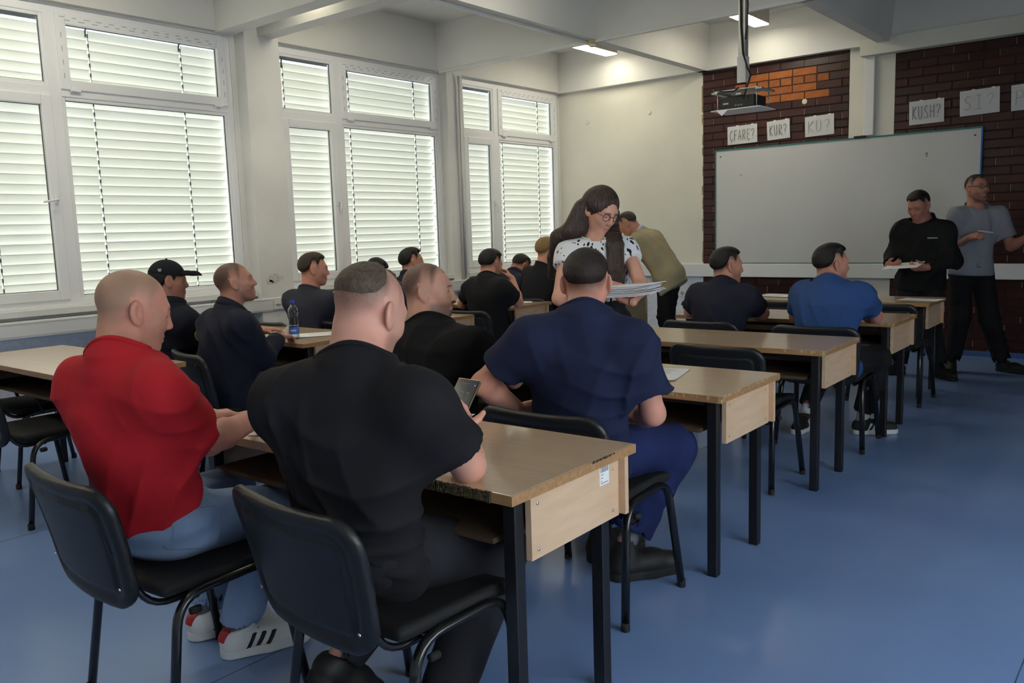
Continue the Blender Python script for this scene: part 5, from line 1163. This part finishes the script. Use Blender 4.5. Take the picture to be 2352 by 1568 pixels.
boxc = V(W2(p, (.074, -.058, .068))); bm = bmesh.new(); box(bm, boxc - .009, boxc + .009); mobj('side_tag', bm, mat('tag_grey', (.35, .35, .36), .6), cp, bevel=.003)
sh_, el_ = p['J']['shR'], p['J']['elR']; pc = sh_ + (el_ - sh_) * .38; nn = nrm(V(.78, -.62, .12)); nn = nrm(nn - (nn @ nrm(el_ - sh_)) * nrm(el_ - sh_))
pm = Vector((0, 0, 1)).rotation_difference(Vector(nn)).to_matrix()
pa = None
for r, z, m in ((.040, .0, mat('patch_yellow', (.42, .33, .06), .7)), (.033, .0015, mat('patch_green', (.10, .16, .06), .7)), (.027, .003, mat('patch_gold', (.45, .30, .06), .7)), (.018, .0045, mat('patch_blue', (.04, .10, .32), .7)), (.006, .006, mat('patch_white', (.6, .6, .55), .7))):
    bm = bmesh.new(); lathe(bm, [(r, -.012), (r, 0), (r * .97, .0012)], 24); bmesh.ops.translate(bm, vec=(0, 0, z), verts=bm.verts); bmesh.ops.rotate(bm, matrix=pm, verts=bm.verts); bmesh.ops.translate(bm, vec=tuple(pc + nn * .083), verts=bm.verts)
    o = mobj('shoulder_patch' if pa is None else 'patch_ring', bm, m, p['root'] if pa is None else pa, smooth=False); pa = pa or o

p = Pp['jkt']                              # small chest lettering
c = p['J']['shL'] + V(-.085, -.17, -.075); lab = None
for k in range(8):
    bm = bmesh.new(); x = c[0] - .03 + k * .010; box(bm, (x, c[1] + .012, c[2] - (.006 if k == 0 else .004)), (x + .007, c[1] + .018, c[2] + (.006 if k == 0 else .004)))
    mobj('chest_lettering', bm, mat('thread_white', (.55, .55, .55), .7), p['shirt'])
p = Pp['shirt']; bm = bmesh.new(); c = p['J']['pel'] + p['cf'] * .155; box(bm, (c[0] - .018, c[1] - .018, c[2] + .010), (c[0] + .018, c[1] + .012, c[2] + .034)); mobj('belt_buckle', bm, mat('buckle', (.35, .35, .36), .3, metal=.8), p['root'], bevel=.003)
p = Pp['red']                              # collar badge
c = p['neck'] - p['axn'] * .045 - p['cf'] * .083 - p['lat'] * .01; xx = p['lat']; yy = nrm(np.cross(-p['cf'], xx)) ; nv = -p['cf'] + p['axn'] * .5; nv = nrm(nv); yy = nrm(np.cross(nv, xx)); yy = yy if yy[2] > 0 else -yy
def plate(name, o, u, v_, n, w, h, t, m, par):
    bm = bmesh.new(); vs = [bm.verts.new(tuple(o + u * a * w + v_ * b * h + n * d * t)) for a in (-.5, .5) for b in (-.5, .5) for d in (-1, 1)]
    for f in ((0, 1, 3, 2), (4, 6, 7, 5), (0, 4, 5, 1), (2, 3, 7, 6), (0, 2, 6, 4), (1, 5, 7, 3)): bm.faces.new([vs[i] for i in f])
    return mobj(name, bm, m, par)
c = c + nv * .006
b0 = plate('badge', c, xx, yy, nv, .030, .024, .008, mat('badge_white', (.62, .62, .64), .6), p['shirt'])
plate('badge_mark', c - xx * .008 + yy * .002, xx, yy, nv, .006, .016, .009, mat('badge_navy', (.03, .03, .12), .6), b0); plate('badge_mark', c - xx * .002 - yy * .006, xx, yy, nv, .004, .010, .009, mat('badge_red', (.40, .015, .02), .6), b0)

# ------------------------------------------------------------------ things in hands and on desks
def frame_obj(o, c, x, y):
    x = nrm(x); z = nrm(np.cross(x, V(y))); y = np.cross(z, x)
    o.matrix_world = Matrix(((x[0], y[0], z[0], c[0]), (x[1], y[1], z[1], c[1]), (x[2], y[2], z[2], c[2]), (0, 0, 0, 1)))
ph = tag(empty('smartphone'), 'black smartphone with a dark screen held by the man in the black tee', 'phone')
boxo('case', (-.038, -.079, -.010), (.038, .079, -.001), mat('phone_case', (.012, .012, .013), .4), ph, bevel=.004); boxo('bezel', (-.0385, -.0795, -.004), (.0385, .0795, -.0015), mat('phone_rim', (.22, .17, .08), .3, metal=.6), ph, bevel=.001)
scr = boxo('screen', (-.0355, -.0765, -.001), (.0355, .0765, .0005), mat('phone_screen', (.010, .010, .012), .12, .6, emit=(.05, .05, .06), estr=.15), ph)
ui = mat('screen_grey', (.035, .035, .04), .3, emit=(.14, .14, .16), estr=.12); uib = mat('screen_blue', (.05, .05, .5), .3, emit=(.12, .10, .9), estr=.5)
bm = bmesh.new()
for x in (-.006, .014):                    # clock digits 7 7
    box(bm, (x - .006, .034, .0005), (x + .008, .0365, .0008)); box(bm, (x + .004, .010, .0005), (x + .0065, .034, .0008))
for x, y, w in ((-.02, .062, .03), (-.012, -.006, .010), (-.014, -.018, .03)): box(bm, (x, y, .0005), (x + w, y + .002, .0008))
for k in range(4): box(bm, (-.026 + k * .013, -.066, .0005), (-.022 + k * .013, -.063, .0008))
mobj('screen_text', bm, ui, scr); bm = bmesh.new(); lathe(bm, [(.0045, .0005), (.0045, .0009)], 14, (.024, -.045, 0)); lathe(bm, [(.0025, .0005), (.0025, .0009)], 10, (.028, .060, 0)); mobj('screen_button', bm, uib, scr)
frame_obj(ph, V(-1.725, 1.845, .876), V(1, .10, -.05), V(.02, .66, .75)); ph.scale = (1.1, 1.1, 1.1)
def sheet(name, c, ang, w, h, label, cat='paper', n=1, group=None, lines=True):
    t = tag(empty(name, c, ang), label, cat, group)
    for k in range(n):
        bm = bmesh.new(); a = random.uniform(-.08, .08) if k else 0
        g = [[bm.verts.new((w * (i / 3 - .5), h * (j / 4 - .5), .0006 + k * .0012 + (.004 * (i / 3) ** 3 * random.uniform(.2, 1) if j in (0, 4) else 0))) for j in range(5)] for i in range(4)]
        for i in range(3):
            for j in range(4): bm.faces.new((g[i][j], g[i + 1][j], g[i + 1][j + 1], g[i][j + 1]))
        bmesh.ops.rotate(bm, matrix=Matrix.Rotation(a, 3, 'Z'), verts=bm.verts); thicken(bm, (0, 0, .0004)); mobj('sheet', bm, paper, t)
    if lines:
        bm = bmesh.new()
        for j in range(7): box(bm, (-w * .38, h * (.36 - j * .08), .0012 + n * .0012), (w * random.uniform(.1, .38), h * (.36 - j * .08) + .003, .0014 + n * .0012))
        mobj('print', bm, mat('faint_print', (.45, .45, .47), .7), t)
    return t
sheet('loose_paper', (-4.50, 3.46, .751), -.5, .21, .30, 'loose white sheets on the desk beside the water bottle', n=4)
sheet('loose_paper', (-1.80, 3.21, .751), .25, .21, .297, 'white sheet peeping out from behind the navy man on his desk', n=2)
sheet('loose_paper', (-2.84, 7.22, .751), 1.3, .21, .297, 'stack of papers at the left end of the foremost right desk', n=5)
sheet('loose_paper', (-1.68, 7.20, .751), 1.45, .21, .297, 'single white sheet at the right end of the foremost right desk', n=1)
sheet('loose_paper', (-4.76, 5.90, .751), -.9, .21, .297, 'white paper under the elbow of the man with his hand to his face', n=2)
sheet('loose_paper', (-5.20, 5.75, .751), .1, .21, .297, 'white paper before the upright man at the window desk', n=1)
sheet('loose_paper', (-2.37, 1.72, .751), .5, .21, .297, 'white paper between the hands of the red-shirted man', n=2)
sheet('loose_paper', (-2.02, 2.00, .751), .2, .21, .297, 'white paper at the far edge of the nearest desk behind the phone', n=1)
sheet('loose_paper', (-5.10, 4.62, .751), .3, .21, .297, 'white paper before the man in the dark grey tee', n=1)
st = tag(empty('paper_stack', (-2.185, 3.635, 1.050), math.radians(14)), 'thick fanned stack of exam papers held by the standing woman', 'paper stack')
for k in range(9):
    bm = bmesh.new(); a = random.uniform(-.10, .10); dx, dy = random.uniform(-.016, .016), random.uniform(-.014, .014)
    g = [[bm.verts.new((.262 * (i / 4 - .5) + dx, .20 * (j - .5) + dy, k * .0062 + .016 * (i / 4) ** 2 + .004 * random.random() * (i == 4))) for j in (0, 1)] for i in range(5)]
    for i in range(4): bm.faces.new((g[i][0], g[i + 1][0], g[i + 1][1], g[i][1]))
    bmesh.ops.rotate(bm, matrix=Matrix.Rotation(a, 3, 'Z'), verts=bm.verts); thicken(bm, (0, 0, .0032)); mobj('exam_paper', bm, mat('bright_paper', (.86, .87, .92), .7), st)
t = sheet('held_paper', (-1.945, 7.70, .995), .0, .29, .20, 'white papers held in both hands by the man in the black jacket', n=2, lines=False); t.rotation_euler = (math.radians(12), math.radians(-3), math.radians(-8))
t = sheet('held_paper', (-.99, 8.30, 1.275), .6, .21, .29, 'papers at the right picture edge in the hand of the tall man', n=2, lines=False); t.rotation_euler = (math.radians(15), 0, .6)
pen = tag(empty('pen'), 'slim pen in the raised right hand of the tall man with glasses', 'pen')
tubeo('barrel', [(0, -.06, 0), (0, .065, 0)], .0045, mat('pen_white', (.6, .6, .55), .35), pen); tubeo('tip', [(0, .065, 0), (0, .082, 0)], [.004, .001], gold, pen, n=8); tubeo('clip', [(0, -.055, .006), (0, -.02, .007)], .0013, gold, pen, n=6)
frame_obj(pen, V(-1.405, 8.105, 1.262), V(.2, .9, .3), V(.97, -.12, -.12))
# water bottle
bo = tag(empty('water_bottle', (-4.465, 3.265, .751)), 'half-full clear plastic water bottle with blue cap and label on the window desk', 'bottle')
def clear_mat(name, col, ior=1.3, tr=.75):
    m = bpy.data.materials.new(name); m.use_nodes = True; nt = m.node_tree; N = nt.nodes; L = nt.links
    for n_ in list(N): N.remove(n_)
    out = N.new('ShaderNodeOutputMaterial'); mx = N.new('ShaderNodeMixShader'); t_ = N.new('ShaderNodeBsdfTransparent'); g_ = N.new('ShaderNodeBsdfGlossy'); lw = N.new('ShaderNodeLayerWeight'); lw.inputs[0].default_value = .35
    t_.inputs[0].default_value = (*col, 1); g_.inputs['Roughness'].default_value = .08; g_.inputs['Color'].default_value = (.8, .85, .9, 1)
    L.new(lw.outputs['Facing'], mx.inputs[0]); L.new(t_.outputs[0], mx.inputs[1]); L.new(g_.outputs[0], mx.inputs[2]); L.new(mx.outputs[0], out.inputs[0]); return m
bm = bmesh.new(); lathe(bm, [(.028, 0), (.032, .006), (.032, .085), (.029, .098), (.031, .11), (.025, .130), (.031, .155), (.033, .172), (.030, .192), (.016, .214), (.013, .222), (.013, .232)], 24); mobj('bottle_body', bm, clear_mat('pet_clear', (.90, .93, .95)), bo, smooth=True)
bm = bmesh.new(); lathe(bm, [(.027, .003), (.030, .008), (.030, .080), (.029, .088)], 24); mobj('water', bm, clear_mat('water_fill', (.86, .92, .96)), bo, smooth=True)
bm = bmesh.new(); lathe(bm, [(.0150, .224), (.0155, .226), (.0155, .242), (.0135, .245)], 20); mobj('cap', bm, mat('cap_blue', (.02, .045, .50), .35), bo, smooth=True)
bm = bmesh.new()
for k in range(24):
    a0, a1 = 2 * math.pi * k / 24, 2 * math.pi * (k + 1) / 24
    vs = [bm.verts.new((.0326 * math.cos(a), .0326 * math.sin(a), z)) for a, z in ((a0, .032), (a1, .032), (a1, .078), (a0, .078))]; bm.faces.new(vs)
bmesh.ops.remove_doubles(bm, verts=bm.verts, dist=1e-5); lb_ = mobj('label', bm, mat('label_blue', (.04, .14, .55), .4), bo)
bm = bmesh.new()
for k in range(7):
    a = math.radians(-75 + k * 9.5); c = Vector((.0332 * math.cos(a), .0332 * math.sin(a), .056)); M_ = Matrix.Translation(c) @ Matrix.Rotation(a, 4, 'Z'); box(bm, (-.0004, -.0016, -.005), (.0004, .0016, .005 + (.002 if k % 3 == 0 else 0)), M_)
mobj('label_print', bm, mat('print_white', (.7, .72, .8), .5), lb_)

for o in bpy.data.objects:                 # crumbs, print and punched hardware too small to pick apart
    if o.name.split('.')[0] in ('worn_edge', 'torn_edge', 'chipped_edge', 'ladder_tape', 'guide_pin_row', 'film_print', 'ragged_edge', 'screen_text', 'print', 'barcode', 'small_print', 'label_print'): o['kind'] = 'stuff'

for m_ in ('phone_screen', 'screen_grey', 'screen_blue'): _M[m_].cycles.emission_sampling = 'NONE'
